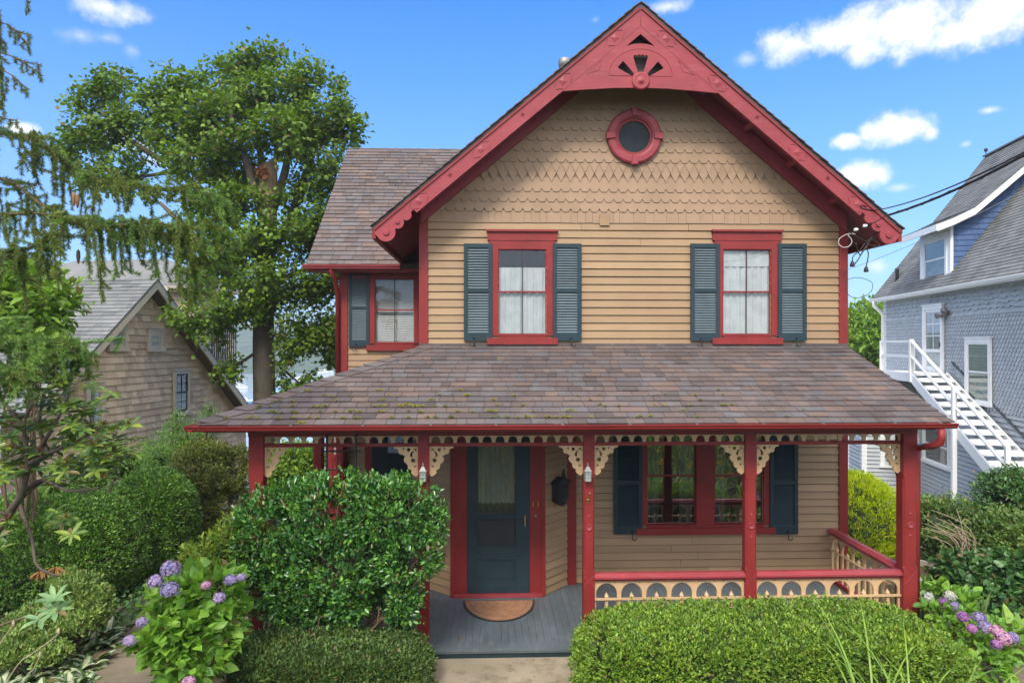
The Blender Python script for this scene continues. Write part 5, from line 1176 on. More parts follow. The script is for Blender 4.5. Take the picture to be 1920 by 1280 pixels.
def clipped_bush(name, label, cat, c, h, p, n, size, mat, per=5, lump=.05, group=None, core=.90, shape='oval', seed=1, extra=None, lf=2.2):
    """a sheared shrub: leaf sprays over a lumpy super-ellipsoid"""
    c, h = np.array(c, float), np.array(h, float); B = plant(name, label, cat, (c[0], c[1], gz(c[0], c[1])), group)
    def surf(d): 
        u = d / np.maximum((np.abs(d) ** p).sum(1, keepdims=True) ** (1 / p), 1e-9)
        return c + u * h * (1 + lump * vnoise(u * h * 2.0 + c, lf, seed) + lump * .5 * vnoise(u * h + c, lf * 4, seed + 1))[:, None] - unit(np.sign(u) * np.abs(u) ** (p - 1) / h) * (np.clip(vnoise(u * h + c, 14, seed + 2) - .25, 0, 1) * .11)[:, None], unit(np.sign(u) * np.abs(u) ** (p - 1) / h)
    d = box_dirs(int(n * 1.35)); w = np.abs(d).argmax(1); ar = np.array([h[1] * h[2], h[0] * h[2], h[0] * h[1]]); keep = RNG.random(len(d)) < (ar / ar.max())[w]; d = d[keep]
    while len(d) < n: d2 = box_dirs(n); w = np.abs(d2).argmax(1); d = np.concatenate([d, d2[RNG.random(len(d2)) < (ar / ar.max())[w]]])
    d = d[:n]; P, O = surf(d); P = P - O * (RNG.random((n, 1)) ** 2) * .09 * min(1, h.min()) * 2
    k = P[:, 1] < c[1] + h[1] * .75; P, O = P[k], O[k]
    parts = [clusters(P, O, per, size, shape, size * .55, .8, .35, .8, .6)]
    V, f = join_arrays(parts); np_mesh('crown', V, f, mat, B)
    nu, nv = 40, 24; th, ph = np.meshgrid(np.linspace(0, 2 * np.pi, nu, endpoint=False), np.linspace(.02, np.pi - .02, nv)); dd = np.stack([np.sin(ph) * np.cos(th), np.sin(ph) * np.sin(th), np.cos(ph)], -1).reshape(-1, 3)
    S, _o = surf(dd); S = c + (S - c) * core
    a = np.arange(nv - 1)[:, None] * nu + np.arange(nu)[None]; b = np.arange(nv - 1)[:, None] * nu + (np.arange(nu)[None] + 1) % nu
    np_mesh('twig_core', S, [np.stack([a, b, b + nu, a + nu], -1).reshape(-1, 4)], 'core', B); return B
def stems(parent, base, tips, r=.02, name='stem', mat='twig', n=6, wob=.06):
    m = MB(); m.smooth = True; base = Vector(base)
    for t in tips:
        t = Vector(t); b = base + Vector((random.gauss(0, .08), random.gauss(0, .08), 0)); P = [b.lerp(t, i / n) + Vector((random.gauss(0, wob), random.gauss(0, wob), random.gauss(0, wob * .5))) * (0 if i in (0,) else 1) for i in range(n + 1)]
        m.tube(P, list(np.linspace(r, r * .35, n + 1)), 5)
    return m.build(name, mat, parent)

# ---- clipped hedges by the steps
clipped_bush('low_hedge', 'broad bright green clipped hedge with a rounded end in front of the porch rail', 'hedge', ((ax(1084, 7.0) + ax(1806, 6.55)) / 2, 6.82, .17), ((ax(1806, 6.55) - ax(1084, 7.0)) / 2, .70, .55), 4.6, 26000, .032, 'hedge_leaf', 5, .06, seed=2, core=.88, lf=3.0)
clipped_bush('low_hedge', 'darker low clipped hedge left of the front path, under the holly bush', 'hedge', ((ax(415, 7.1) + ax(808, 7.1)) / 2, 7.05, .0), ((ax(808, 7.1) - ax(415, 7.1)) / 2, .52, .46), 4.0, 14000, .030, 'dark_hedge_leaf', 5, .07, seed=5, core=.86, lf=3.0)
# ---- big sheared boxwoods on the left
c = atd(95, 1040, 10.1); clipped_bush('boxwood', 'large dome of dark glossy boxwood at the left edge, widest of the clipped shrubs', 'shrub', (c.x, c.y, c.z), (1.34, 1.15, .97), 2.05, 24000, .036, 'boxwood_leaf', 5, .04, seed=8, core=.88)
c = atd(288, 985, 11.2); clipped_bush('boxwood', 'smaller upright boxwood globe right of the large dark dome', 'shrub', (c.x, c.y, c.z), (.68, .68, .93), 2.15, 12000, .036, 'boxwood_leaf', 5, .04, seed=9, core=.88)
# ---- glossy holly against the porch
HBs = [ell_blob(*b) for b in ((508, 1005, 7.55, 80, 90, .40), (620, 960, 7.5, 110, 70, .45), (735, 960, 7.45, 90, 65, .42), (770, 1050, 7.4, 60, 75, .38), (650, 1060, 7.45, 110, 85, .42), (520, 1080, 7.5, 85, 75, .38), (700, 1120, 7.4, 90, 50, .32), (448, 1030, 7.6, 40, 55, .32), (560, 935, 7.55, 50, 36, .35), (690, 925, 7.5, 60, 36, .35), (600, 905, 7.5, 22, 18, .2), (742, 905, 7.45, 24, 20, .2), (812, 985, 7.4, 26, 40, .25), (655, 898, 7.5, 20, 14, .2))]
B = plant('holly_bush', 'big glossy green holly bush growing up in front of the left porch bay', 'shrub', (atd(630, 1170, 7.5).x, 7.5, -.2))
HBs += [ell_blob(*b) for b in ((560, 1130, 7.45, 70, 45, .3), (740, 1130, 7.4, 70, 40, .3), (640, 1130, 7.45, 80, 40, .3))]; P, O = crown_points(HBs, 7200, .5, -.40, 3.6, 11); V, f = clusters(P, O, 6, .047, 'oval', .022, .7, .45, .75, .6); np_mesh('crown', V, f, 'holly_leaf', B)
stems(B, (atd(640, 1170, 7.5).x, 7.5, -.2), [b[0] + rnd(1)[0] * b[1] * .6 for b in HBs for _ in range(3)], .022, 'branch')
# ---- hydrangeas
def flower(parent, p, r, mat, n=150):
    d = rnd(n); d = d[d[:, 2] > -.55]; P = np.array(p) + d * r * np.array((1, 1, .85)) * (1 + .05 * RNG.normal(size=(len(d), 1)))
    parts = []
    t = unit(np.cross(d, rnd(len(d)))); b = np.cross(d, t)
    for k in range(4):
        a = math.pi / 2 * k; parts.append(leaf_arrays(P, t * math.cos(a) + b * math.sin(a) + .25 * d, d, r * .26, 'petal'))
    V, f = join_arrays(parts); np_mesh('flower_head', V, f, mat, parent)
    m = MB(); m.smooth = True; m.lathe((p[0], p[1], p[2]), [(.01, -r * .8), (r * .6, -r * .45), (r * .8, 0), (r * .55, r * .5), (.01, r * .72)], 10); m.build('flower_core', mat, parent)
def hydrangea(label, blobs, n, size, heads, base):
    B = plant('hydrangea', label, 'shrub', base, 'hydrangea bushes'); P, O = crown_points(blobs, n, .55, None, 2, 21)
    V, f = clusters(P, O, 4, size, 'heart', size * .35, .75, .12, .6, .9, .35); np_mesh('crown', V, f, 'hydrangea_leaf', B)
    for (px, py, d, r, mt_) in heads: flower(B, atd(px, py, d), r, mt_)
    stems(B, base, [b[0] + rnd(1)[0] * b[1] * .8 for b in blobs for _ in range(4)], .012, 'stem', 'twig'); return B
hydrangea('leafy hydrangea with purple mophead flowers beside the flagstone path', [ell_blob(*b) for b in ((345, 1185, 6.35, 70, 45, .38), (395, 1120, 6.6, 55, 45, .35), (330, 1120, 6.5, 35, 35, .3), (360, 1240, 6.2, 65, 35, .3), (295, 1195, 6.3, 36, 28, .25), (420, 1170, 6.6, 30, 45, .3))], 400, .105,
          [(320, 1066, 6.15, .078, 'petal_purple'), (318, 1105, 6.05, .074, 'petal_purple'), (292, 1090, 6.1, .066, 'petal_purple'), (386, 1097, 6.25, .040, 'petal_pink'), (411, 1121, 6.2, .052, 'petal_purple'), (432, 1087, 6.45, .055, 'petal_purple'), (452, 1082, 6.5, .04, 'petal_purple'), (266, 1166, 6.0, .046, 'petal_purple'), (243, 1201, 5.9, .052, 'petal_purple'), (354, 1278, 5.7, .05, 'petal_pink')], (atd(370, 1270, 6.4).x, 6.5, -.2))
hydrangea('low hydrangea with pink and violet flowers beyond the rounded end of the hedge', [ell_blob(*b) for b in ((1805, 1192, 7.6, 50, 28, .3), (1850, 1210, 7.4, 45, 30, .3), (1765, 1150, 7.8, 30, 20, .3), (1890, 1192, 7.7, 40, 26, .3), (1830, 1240, 7.2, 55, 26, .3))], 240, .075,
          [(1806, 1156, 7.3, .06, 'petal_violet'), (1836, 1158, 7.35, .065, 'petal_purple'), (1848, 1176, 7.2, .07, 'petal_purple'), (1868, 1183, 7.1, .065, 'petal_pink'), (1880, 1196, 7.05, .075, 'petal_pink'), (1898, 1195, 7.1, .06, 'petal_purple'), (1868, 1208, 7.0, .05, 'petal_violet'), (1822, 1178, 7.2, .05, 'petal_violet')], (atd(1830, 1230, 7.4).x, 7.35, -.1))
hydrangea('small hydrangea with pale blue flowers at the foot of the right porch post', [ell_blob(*b) for b in ((1760, 1120, 8.3, 45, 25, .25), (1790, 1130, 8.2, 40, 25, .25))], 70, .10, [(1740, 1119, 8.0, .06, 'petal_pale'), (1781, 1117, 8.0, .065, 'petal_pale'), (1770, 1128, 7.9, .05, 'petal_violet'), (1790, 1136, 7.8, .055, 'petal_purple'), (1722, 1086, 8.3, .04, 'petal_lilac')], (atd(1765, 1140, 8.3).x, 8.2, -.1))
# ---- light yellow-green shrub between hydrangea and holly, azaleas and others on the left
def shrub(name, label, blobs, n, per, size, shape, mat, lo=.5, gap=None, spread=.03, up=.4, out=.6, jit=.8, core=.6, cat='shrub', group=None, gs=3.0, seed=31, st=True, nup=.7):
    blobs = [ell_blob(*b) for b in blobs]; base = ground_of(blobs); B = plant(name, label, cat, base, group); P, O = crown_points(blobs, n, lo, gap, gs, seed)
    V, f = clusters(P, O, per, size, shape, spread, out, up, jit, nup); np_mesh('crown', V, f, mat, B)
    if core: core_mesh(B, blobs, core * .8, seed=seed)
    if st: stems(B, base, [b[0] + rnd(1)[0] * b[1] * .5 for b in blobs for _ in range(2)], .025, 'branch')
    return B
shrub('pieris', 'light yellow green shrub with narrow leaves between the hydrangea and the holly', ((410, 1040, 7.5, 55, 35, .3), (450, 1000, 7.6, 40, 40, .3), (380, 1060, 7.4, 30, 25, .25), (480, 1050, 7.7, 50, 60, .3)), 520, 6, .075, 'long', 'yellow_leaf', .5, None, .03, core=0)
shrub('azalea', 'loose olive green azalea with tan patches behind the boxwood globe, left of the porch', ((390, 890, 12.9, 80, 58, .7), (350, 930, 12.7, 50, 60, .6), (430, 960, 12.8, 50, 75, .6), (440, 880, 12.9, 45, 45, .6), (380, 850, 13, 45, 25, .5), (400, 1000, 12.6, 60, 40, .5)), 5600, 6, .048, 'oval', 'azalea_leaf', .45, -.35, .03, core=0, seed=33)
shrub('hemlock', 'feathery dark green young hemlock against the cottage wall', ((345, 830, 13.5, 45, 35, .5), (330, 800, 13.5, 22, 20, .35), (390, 800, 13.4, 28, 30, .35), (365, 850, 13.4, 55, 25, .5), (300, 850, 13.4, 40, 40, .5), (395, 768, 13.4, 9, 16, .15), (330, 780, 13.5, 10, 18, .15)), 1900, 7, .055, 'needle', 'boxwood_leaf', .2, -.3, .05, up=.2, core=.4, seed=35)
shrub('background_shrub', 'dark loose shrub between the rhododendron and the boxwood globe', ((230, 870, 13.6, 60, 45, .6), (170, 900, 13.8, 60, 50, .6), (290, 880, 13.8, 40, 40, .5)), 1500, 5, .05, 'long', 'boxwood_leaf', .4, -.3, .04, core=.7, seed=36)
shrub('garden_shrub', 'bright yellow green shrub seen under the porch roof beyond the left posts', ((545, 870, 17, 45, 40, .7), (520, 900, 17, 40, 40, .7), (580, 880, 17, 25, 45, .6), (640, 860, 17.5, 25, 45, .5)), 1500, 6, .09, 'oval', 'bright_leaf', .4, None, .07, core=.7, seed=37)
shrub('dwarf_azalea', 'layered pale green dwarf azalea under the large dark dome', ((140, 1095, 8.3, 42, 13, .30), (120, 1082, 8.4, 24, 9, .2), (165, 1118, 8.2, 40, 13, .3), (175, 1145, 8.1, 36, 12, .28), (95, 1140, 8.2, 46, 12, .3), (150, 1165, 8.0, 44, 11, .3), (60, 1165, 8.0, 44, 12, .3), (80, 1195, 7.8, 46, 12, .3), (35, 1220, 7.5, 40, 14, .3), (95, 1225, 7.5, 30, 10, .25), (40, 1190, 7.7, 30, 10, .25)), 2600, 8, .042, 'oval', 'dwarf_leaf', .5, None, .020, up=.7, core=0, seed=39)
shrub('arborvitae', 'rounded golden yellow arborvitae between the house corner and the right porch post', ((1612, 975, 12.6, 74, 88, .8), (1618, 1040, 12.6, 76, 60, .8), (1600, 930, 12.7, 50, 45, .6)), 5200, 7, .05, 'long', 'golden_leaf', .82, None, .025, up=.9, out=.8, jit=.45, core=.86, seed=41, nup=.2)
shrub('rose_shrub', 'sprawling mid green shrub with bare arching canes right of the porch', ((1760, 990, 11.5, 50, 42, .7), (1830, 1000, 11.3, 60, 50, .7), (1890, 1010, 11, 50, 60, .7), (1800, 960, 11.6, 60, 25, .6), (1740, 970, 11.6, 30, 35, .5), (1900, 1040, 10.8, 50, 40, .6), (1780, 1050, 11.4, 50, 30, .5)), 3000, 6, .058, 'oval', 'shrub_leaf', .35, -.3, .05, core=.5, seed=43)
shrub('evergreen_bush', 'taller dark leafy bush at the right edge below the white stairs', ((1890, 920, 12, 45, 30, .6), (1915, 950, 11.8, 45, 50, .6), (1860, 955, 12, 30, 28, .5), (1925, 900, 12, 30, 25, .5)), 1400, 6, .06, 'oval', 'ivy_leaf', .4, -.35, .05, core=.6, seed=45)
shrub('ivy_mound', 'dense mound of dark ivy leaves below the sprawling shrub on the right', ((1850, 1095, 9.6, 65, 45, .5), (1800, 1075, 9.8, 40, 28, .4), (1900, 1090, 9.4, 45, 50, .5), (1890, 1140, 9.0, 60, 35, .4), (1930, 1120, 9.2, 50, 60, .4)), 1500, 5, .085, 'heart', 'ivy_leaf', .75, None, .05, core=.85, up=.0, seed=47, cat='ivy', st=False, nup=.9)
m = MB(); m.smooth = True; CN = plant('rose_canes', 'pale bare arching canes tangled under the sprawling shrub on the right', 'canes', (atd(1790, 1080, 11).x, 10.7, gz(8, 11)))
for i in range(16):
    a = atd(1790 + random.uniform(-20, 60), 1075, 10.9); b = atd(1735 + random.uniform(-15, 70), 950 + random.uniform(0, 60), 10.8); q = a.lerp(b, .5) + Vector((random.uniform(-.1, .3), -.1, random.uniform(.05, .25))); m.tube(smooth_path([a, q, b], 5), list(np.linspace(.009, .004, 11)), 5)
m.build('bare_cane', 'pale_twig', CN)
p0, p1 = atd(1718, 1053, 10.2), atd(1800, 1072, 9.8); RL = plant('wooden_rail', 'weathered grey wooden rail running out from behind the right porch post', 'rail', (p0.x, p0.y, gz(p0.x, p0.y)))
m = MB(); m.beam(p0, p1, .05, .085); m.build('rail_board', plain('weathered_grey_wood', (.30, .25, .20), .85), RL); m = MB(); m.beam(p0 + Vector((0, .03, -.12)), p1 + Vector((0, .03, -.12)), .04, .06); m.build('lower_board', plain('brown_old_wood', (.18, .12, .07), .85), RL)
# ---- trees
def limb(parent, pts, r0, r1, mat='bark', name='limb', n=8):
    P = smooth_path([Vector(p) for p in pts], 5); m = MB(); m.smooth = True; m.tube(P, list(np.linspace(r0, r1, len(P))), n); return m.build(name, mat, parent)
TD = 17.2
MT = plant('maple_tree', 'tall broken topped maple with a furrowed trunk between the cottage and the porch', 'tree', (atd(495, 800, TD).x, atd(495, 800, TD).y, gz(-6, 17)))
tp = lambda px, py, dd=0: atd(px, py, TD + dd)
bs_ = tp(495, 790); m = MB(); m.smooth = True
tr = smooth_path([Vector((bs_.x, bs_.y, gz(-6, 17) - .2)), tp(495, 860), tp(496, 750), tp(494, 640), tp(496, 560), tp(500, 470), tp(503, 400), tp(503, 345)], 6); n_ = len(tr); m.tube(tr, [.31 if i < 6 else .285 - .085 * (i - 6) / (n_ - 6) for i in range(n_)], 16); m.build('trunk', 'bark', MT)
m = MB(); m.smooth = False; a_ = tp(503, 352); ring0 = []; ring1 = []
for k in range(14):
    t = 2 * math.pi * k / 14; ring0.append(m.P(a_ + Vector((.24 * math.cos(t), .24 * math.sin(t), -.3)))); ring1.append(m.P(a_ + Vector((.21 * math.cos(t), .21 * math.sin(t), .25 + random.uniform(0, .55)))))
for k in range(14): m.f.append([ring0[k], ring0[(k + 1) % 14], ring1[(k + 1) % 14], ring1[k]])
m.f.append(ring1); m.build('broken_stump', 'snag', MT)
for pts, r0, r1 in ((((498, 575), (455, 530, -.2), (410, 490, -.4), (350, 430, -.4), (300, 380, -.2)), .17, .04), (((500, 600), (460, 580, .3), (420, 560, .3)), .09, .03), (((505, 470), (540, 420, .4), (565, 350, .5), (600, 250, .4), (620, 200, .2)), .15, .03), (((502, 440), (470, 330, -.3), (440, 240, -.4), (410, 150, -.2)), .14, .03), (((505, 410), (535, 320, .1), (545, 230, .2), (560, 140, .3)), .13, .03), (((498, 500), (420, 400, .5), (330, 320, .6), (240, 260, .6), (190, 210, .4)), .13, .03), (((503, 430), (490, 300, .7), (480, 200, .9), (490, 120, .8)), .12, .03), (((500, 540), (560, 510, .3), (620, 500, .5)), .10, .03), (((330, 320, .6), (260, 330, .5), (180, 310, .3)), .06, .02), (((498, 620), (550, 640, -.2), (600, 640, -.2)), .07, .02), (((497, 660), (540, 700, -.2), (570, 725, -.3)), .05, .015), (((495, 650), (450, 680, -.4), (425, 690, -.5)), .05, .015), (((565, 350, .5), (620, 330, .5), (650, 250, .5)), .06, .02)):
    limb(MT, [tp(*p) for p in pts], r0, r1)
MBs = [ell_blob(x, y, TD + dd, rx, ry, rd) for x, y, rx, ry, dd, rd in ((175, 215, 62, 60, .5, .8), (150, 285, 52, 40, .4, .7), (215, 160, 45, 32, .6, .6), (240, 260, 60, 55, .5, .8), (190, 325, 60, 35, .3, .7), (255, 345, 50, 30, .2, .6), (305, 195, 42, 40, .2, .8), (335, 240, 55, 70, .1, .9), (330, 140, 30, 26, .3, .5), (365, 185, 50, 45, 0, .9), (440, 165, 70, 50, .1, 1.1), (420, 240, 75, 60, -.3, 1.2), (500, 115, 45, 30, .3, .8), (465, 120, 35, 22, .4, .6), (545, 185, 75, 55, .3, 1.1), (590, 125, 32, 28, .5, .6), (600, 220, 60, 50, .4, 1.0), (640, 185, 32, 35, .5, .6), (655, 245, 36, 30, .5, .6), (535, 260, 75, 45, -.4, 1.2), (370, 300, 60, 40, -.4, 1.0), (600, 290, 50, 45, .2, .9), (440, 320, 50, 35, .6, 1.0), (590, 345, 45, 35, .3, .8), (405, 375, 62, 38, -.6, 1.0), (470, 390, 60, 40, -.9, .9), (570, 400, 55, 45, .1, .9), (440, 440, 75, 45, -.8, 1.0), (540, 455, 60, 50, -.5, 1.0), (610, 440, 40, 55, .4, .8), (420, 510, 55, 40, -.6, .9), (490, 510, 55, 40, -1.0, .8), (580, 520, 60, 50, .1, .9), (440, 570, 55, 38, -.7, .8), (370, 590, 62, 26, -1.3, .6), (405, 620, 45, 22, -1.2, .5), (520, 575, 60, 40, -.6, .8), (600, 590, 45, 50, .2, .8), (450, 635, 50, 28, -.6, .7), (560, 640, 65, 35, -.2, .8), (615, 650, 35, 45, .2, .6), (440, 690, 50, 22, -.6, .5), (545, 700, 45, 28, -.3, .5), (575, 730, 40, 20, -.3, .4), (540, 735, 35, 18, -.3, .4), (640, 620, 25, 60, .6, .5), (645, 540, 22, 40, .6, .5))]
MBs = [(c, r * .98) for c, r in MBs]; P, O = crown_points(MBs, 12500, .25, .03, 2.6, 51)
k_ = np.array([not (abs(p[0] - bs_.x) < .42 and p[1] < bs_.y - .1 and (1.4 < p[2] < 3.9 or 7.2 < p[2] < 8.3)) for p in P]); P, O = P[k_], O[k_]
V, f = clusters(P, O, 5, .100, 'maple', .10, .55, -.05, .7, .9, .35, .15); np_mesh('crown', V, f, 'maple_leaf', MT)
P = np.array(tp(490, 325, -.4)) + RNG.normal(size=(40, 3)) * np.array((.08, .07, .06)); V, f = leaf_arrays(P, rnd(40), rnd(40), .13, 'maple'); np_mesh('dead_leaf_tuft', V, f, leaf_mat('rust_dead_leaf', [(.22, .075, .03), (.28, .11, .05)], .8, .1), MT)
shrub('tree', 'light green tree standing beyond the white landing, between both houses', ((1625, 625, 33, 42, 38, 1.6), (1600, 650, 33, 35, 45, 1.4), (1645, 650, 33, 25, 40, 1.2), (1615, 590, 33, 20, 18, .8), (1640, 580, 33, 14, 14, .6), (1620, 690, 33, 40, 35, 1.4)), 1500, 5, .24, 'oval', 'bright_leaf', .4, -.25, .2, core=0, cat='tree', seed=53, gs=1.2)
shrub('leafy_tree', 'bright green broad leaved tree behind the spruce at the left edge', ((40, 545, 9.5, 70, 45, .6), (90, 560, 9.3, 45, 30, .5), (20, 600, 9.2, 60, 40, .5), (75, 610, 9.2, 40, 20, .4), (-40, 560, 9.4, 60, 70, .6), (50, 520, 9.6, 40, 20, .4)), 620, 6, .13, 'oval', 'bright_leaf', .35, -.4, .08, core=0, cat='tree', seed=55, up=.0, nup=1.0)
# ---- weeping spruce reaching in from the left
SP = plant('spruce', 'weeping Norway spruce whose boughs hang into the upper left of the view', 'tree', (-7.1, 6.6, gz(-7, 6.6)))
m = MB(); m.smooth = True; m.tube([(-7.1, 6.6, gz(-7, 6.6) - .2), (-7.05, 6.6, 4), (-7.0, 6.65, 9)], [.30, .24, .12], 12); m.build('trunk', 'bark', SP)
tw = MB(); tw.smooth = True; nP, nD, yP, yD, brown = [], [], [], [], []
def needles(path, r, young=False, dens=1000, ln=.020):
    path = [Vector(p) for p in path]
    for a, b in zip(path, path[1:]):
        L = (b - a).length; n = max(2, int(L * dens)); d = np.array((b - a).normalized()); t = RNG.random((n, 1)); p = np.array(a) + (np.array(b) - np.array(a)) * t + RNG.normal(size=(n, 3)) * .002
        o = rnd(n); o = unit(o - (o @ d)[:, None] * d); (yP if young else nP).append(p); (yD if young else nD).append(unit(o + .75 * d))
def strand(p, L, young=False, sway=0, bare=0.0):
    n = 6; q = [Vector(p) + Vector((sway * (i / n) ** 2 + random.gauss(0, .008), random.gauss(0, .012), -L * i / n)) for i in range(n + 1)]
    tw.tube(q, list(np.linspace(.0045, .002, n + 1)), 4, False); k = int(n * bare); needles(q[k:], .018, young)
    if random.random() < .8:                            # side shoots
        for j in range(int(L * 7)):
            i = random.randint(1, n - 1); e = q[i] + Vector((random.gauss(0, .05), random.gauss(0, .05), -random.uniform(.03, .10))); tw.tube([q[i], e], .002, 3, False); needles([q[i], e], .015, young)
def bough(pts, d, r0, hang, dens, young=.0, bare=.1):
    P = smooth_path([atd(x, y, d + dd) for x, y, dd in pts], 8); tw.tube(P, list(np.linspace(r0 * .55, .005, len(P))), 6); needles(P, .02)
    for i in range(len(P) - 1):
        t = i / len(P)
        for k in range(max(1, dens // 2)):
            a = P[i].lerp(P[i + 1], random.random()); s1 = a + Vector((random.gauss(.03, .07), random.gauss(0, .14), random.gauss(.0, .035))); s2 = s1 + Vector((random.gauss(.03, .03), random.gauss(0, .05), -random.uniform(.04, .12))); tw.tube([a, s1, s2], .0025, 3, False); needles([a, s1, s2], .02, random.random() < .3 + young)
        for k in range(max(1, dens - 2)):
            a = P[i].lerp(P[i + 1], random.random()); s = a + Vector((random.gauss(0, .10), random.gauss(0, .16), random.gauss(.02, .05)))
            tw.tube([a, s], .003, 3, False); needles([a, s], .018, random.random() < young); h = hang(t) * random.uniform(.35, 1.1)
            if h > .03: strand(s, h, random.random() < young, random.uniform(-.02, .05), bare if random.random() < .5 else 0)
hangA = lambda t: .42 * (1 - .55 * max(0, t - .7) / .3)
bough(((-150, 255, 0), (-20, 250, 0), (60, 262, .1), (120, 305, .1), (180, 335, .1), (260, 352, 0), (345, 356, 0)), 6.6, .03, lambda t: .46 if t < .75 else .28, 3)
bough(((-150, 340, .3), (0, 335, .3), (80, 385, .2), (160, 418, .2), (240, 425, .1), (330, 432, .1), (372, 470, .1)), 6.4, .03, lambda t: .52 - .12 * t, 3)
bough(((-120, 420, -.2), (60, 400, -.2), (170, 425, -.1), (270, 418, -.1), (350, 428, 0)), 6.2, .022, lambda t: .58 if .2 < t < .95 else .35, 3, .25)
bough(((230, 445, 0), (300, 440, 0), (345, 462, 0), (365, 520, 0), (370, 560, 0)), 6.3, .010, lambda t: .26, 3, .5)
bough(((340, 356, 0), (390, 372, 0), (420, 388, 0), (432, 402, 0)), 6.6, .006, lambda t: .09, 2, .6, 0)
bough(((350, 428, 0), (385, 418, 0), (405, 440, 0), (395, 500, .05)), 6.5, .006, lambda t: .10, 2, .6, 0)
bough(((-60, 650, -.5), (30, 652, -.4), (80, 668, -.4), (110, 660, -.4)), 5.8, .014, lambda t: .28, 3, .7, 0); bough(((-60, 600, -.5), (40, 640, -.4), (110, 640, -.4), (160, 680, -.3)), 5.8, .010, lambda t: .16, 2, .9, 0); bough(((-80, 690, -.6), (0, 700, -.5), (40, 720, -.5)), 5.7, .010, lambda t: .25, 3, .6, 0)
bough(((-40, 500, -.3), (40, 470, -.3), (110, 440, -.2)), 6.2, .012, lambda t: .45, 2, .1)
for pts in (((-40, 30), (10, 45), (35, 60), (58, 66)), ((20, 52), (38, 68), (55, 90)), ((-30, 90), (20, 105), (50, 117), (78, 122)), ((30, 110), (55, 125), (75, 138)), ((-20, 120), (20, 140), (40, 158), (53, 168)), ((-10, 10), (0, 30), (-2, 55)), ((-10, 215), (15, 224), (32, 226)), ((50, 0), (54, 4)), ((-10, 75), (2, 76), (10, 80)), ((-5, 185), (4, 195))):
    P = smooth_path([atd(x, y, 6.8) for x, y in pts], 4); tw.tube(P, list(np.linspace(.008, .003, len(P))), 5); needles(P[len(P) // 3:], .015, False, 500, .014)
    for q in P[2::3]: strand(q, random.uniform(.04, .14), False)
for x, y0_, L in ((0, 60, .45), (2, 110, .5), (-2, 30, .4), (5, 150, .4), (14, 145, .16)): strand(atd(x, y0_, 6.8), L, False)
tw.build('bough_twig', 'twig', SP)
def ndl(Pl, Dl, mat, name): P, D = np.concatenate(Pl), np.concatenate(Dl); V, f = leaf_arrays(P, D, rnd(len(P)), RNG.uniform(.024, .038, len(P)), 'needle'); np_mesh(name, V, f, mat, SP)
ndl(nP, nD, 'spruce_needle', 'crown'); ndl(yP, yD, 'young_spruce_needle', 'young_crown')
for i in range(7):
    p = atd(random.uniform(60, 330), random.uniform(350, 470), 6.3); m = MB(); m.smooth = True; m.lathe((p.x, p.y, p.z), [(.004, 0), (.016, -.02), (.018, -.07), (.010, -.12), (.002, -.135)], 8); m.build('cone', 'cone_brown', SP)
# ---- rhododendron
RD = 5.6; rp = lambda x, y, dd=0: atd(x, y, RD + dd)
RH_ = plant('rhododendron', 'leggy old rhododendron with dried brown seed heads at the left edge', 'shrub', (rp(-30, 1020).x, rp(-30, 1020).y, gz(-4.4, 5.6)))
limbs = [((-60, 1180), (-30, 1040), (15, 965), (40, 925), (52, 870), (45, 800), (60, 760)), ((40, 925), (80, 900), (130, 920), (185, 915)), ((52, 870), (90, 850), (140, 830), (190, 800)), ((45, 800), (20, 770), (0, 740)), ((52, 850), (30, 830), (-10, 810)), ((60, 860), (100, 800), (130, 740)), ((140, 830), (200, 835), (240, 830)), ((80, 900), (40, 940), (60, 1010), (70, 1060), (110, 1080)), ((20, 965), (0, 960), (-40, 940)), ((90, 850), (75, 800), (80, 740))]
for i, l in enumerate(limbs): limb(RH_, [rp(x, y, .1 * math.sin(i * 2 + j)) for j, (x, y) in enumerate(l)], .045 if i == 0 else .02, .008, 'bark', 'limb', 7)
tips = [(60, 700), (25, 730), (100, 720), (130, 695), (160, 720), (190, 740), (90, 745), (40, 770), (10, 790), (140, 760), (70, 790), (115, 790), (165, 780), (205, 815), (240, 825), (190, 845), (150, 830), (105, 830), (60, 835), (20, 850), (130, 870), (170, 880), (85, 870), (210, 860), (40, 880), (0, 880), (100, 905), (150, 905), (200, 890), (230, 865), (30, 700), (0, 690), (75, 665), (110, 660), (5, 1020), (15, 990), (110, 985), (125, 1010), (95, 960), (215, 790), (180, 765), (35, 815), (-10, 830), (245, 850)]
Pn, Dn, Nn, Sn, Ps, Ds = [], [], [], [], [], []
tips += [(random.uniform(-30, 150), random.uniform(690, 900)) for _ in range(26)] + [(random.uniform(120, 245), random.uniform(770, 890)) for _ in range(14)]
for (x, y) in tips:
    for rep in range(2):
        c = np.array(rp(x + random.uniform(-16, 16), y + random.uniform(-14, 14), random.uniform(-.3, .35))); k = random.randint(7, 10); a0 = random.random() * 6
        ti = np.array((random.gauss(0, .3), random.gauss(-.2, .3), 1)); ti /= np.linalg.norm(ti); e1 = np.cross(ti, (1, .2, .1)); e1 /= np.linalg.norm(e1); e2 = np.cross(ti, e1)
        for j in range(k):
            a = a0 + 6.283 * j / k; Pn.append(c); Dn.append(e1 * math.cos(a) + e2 * math.sin(a) + ti * random.uniform(-.15, .35)); Nn.append(ti); Sn.append(random.uniform(.085, .135))
        if rep == 0 and random.random() < .42:
            Ps.append(c + ti * .02); Ds.append(ti)
V, f = leaf_arrays(np.array(Pn), np.array(Dn), np.array(Nn), np.array(Sn), 'long'); np_mesh('crown', V, f, 'rhodo_leaf', RH_)
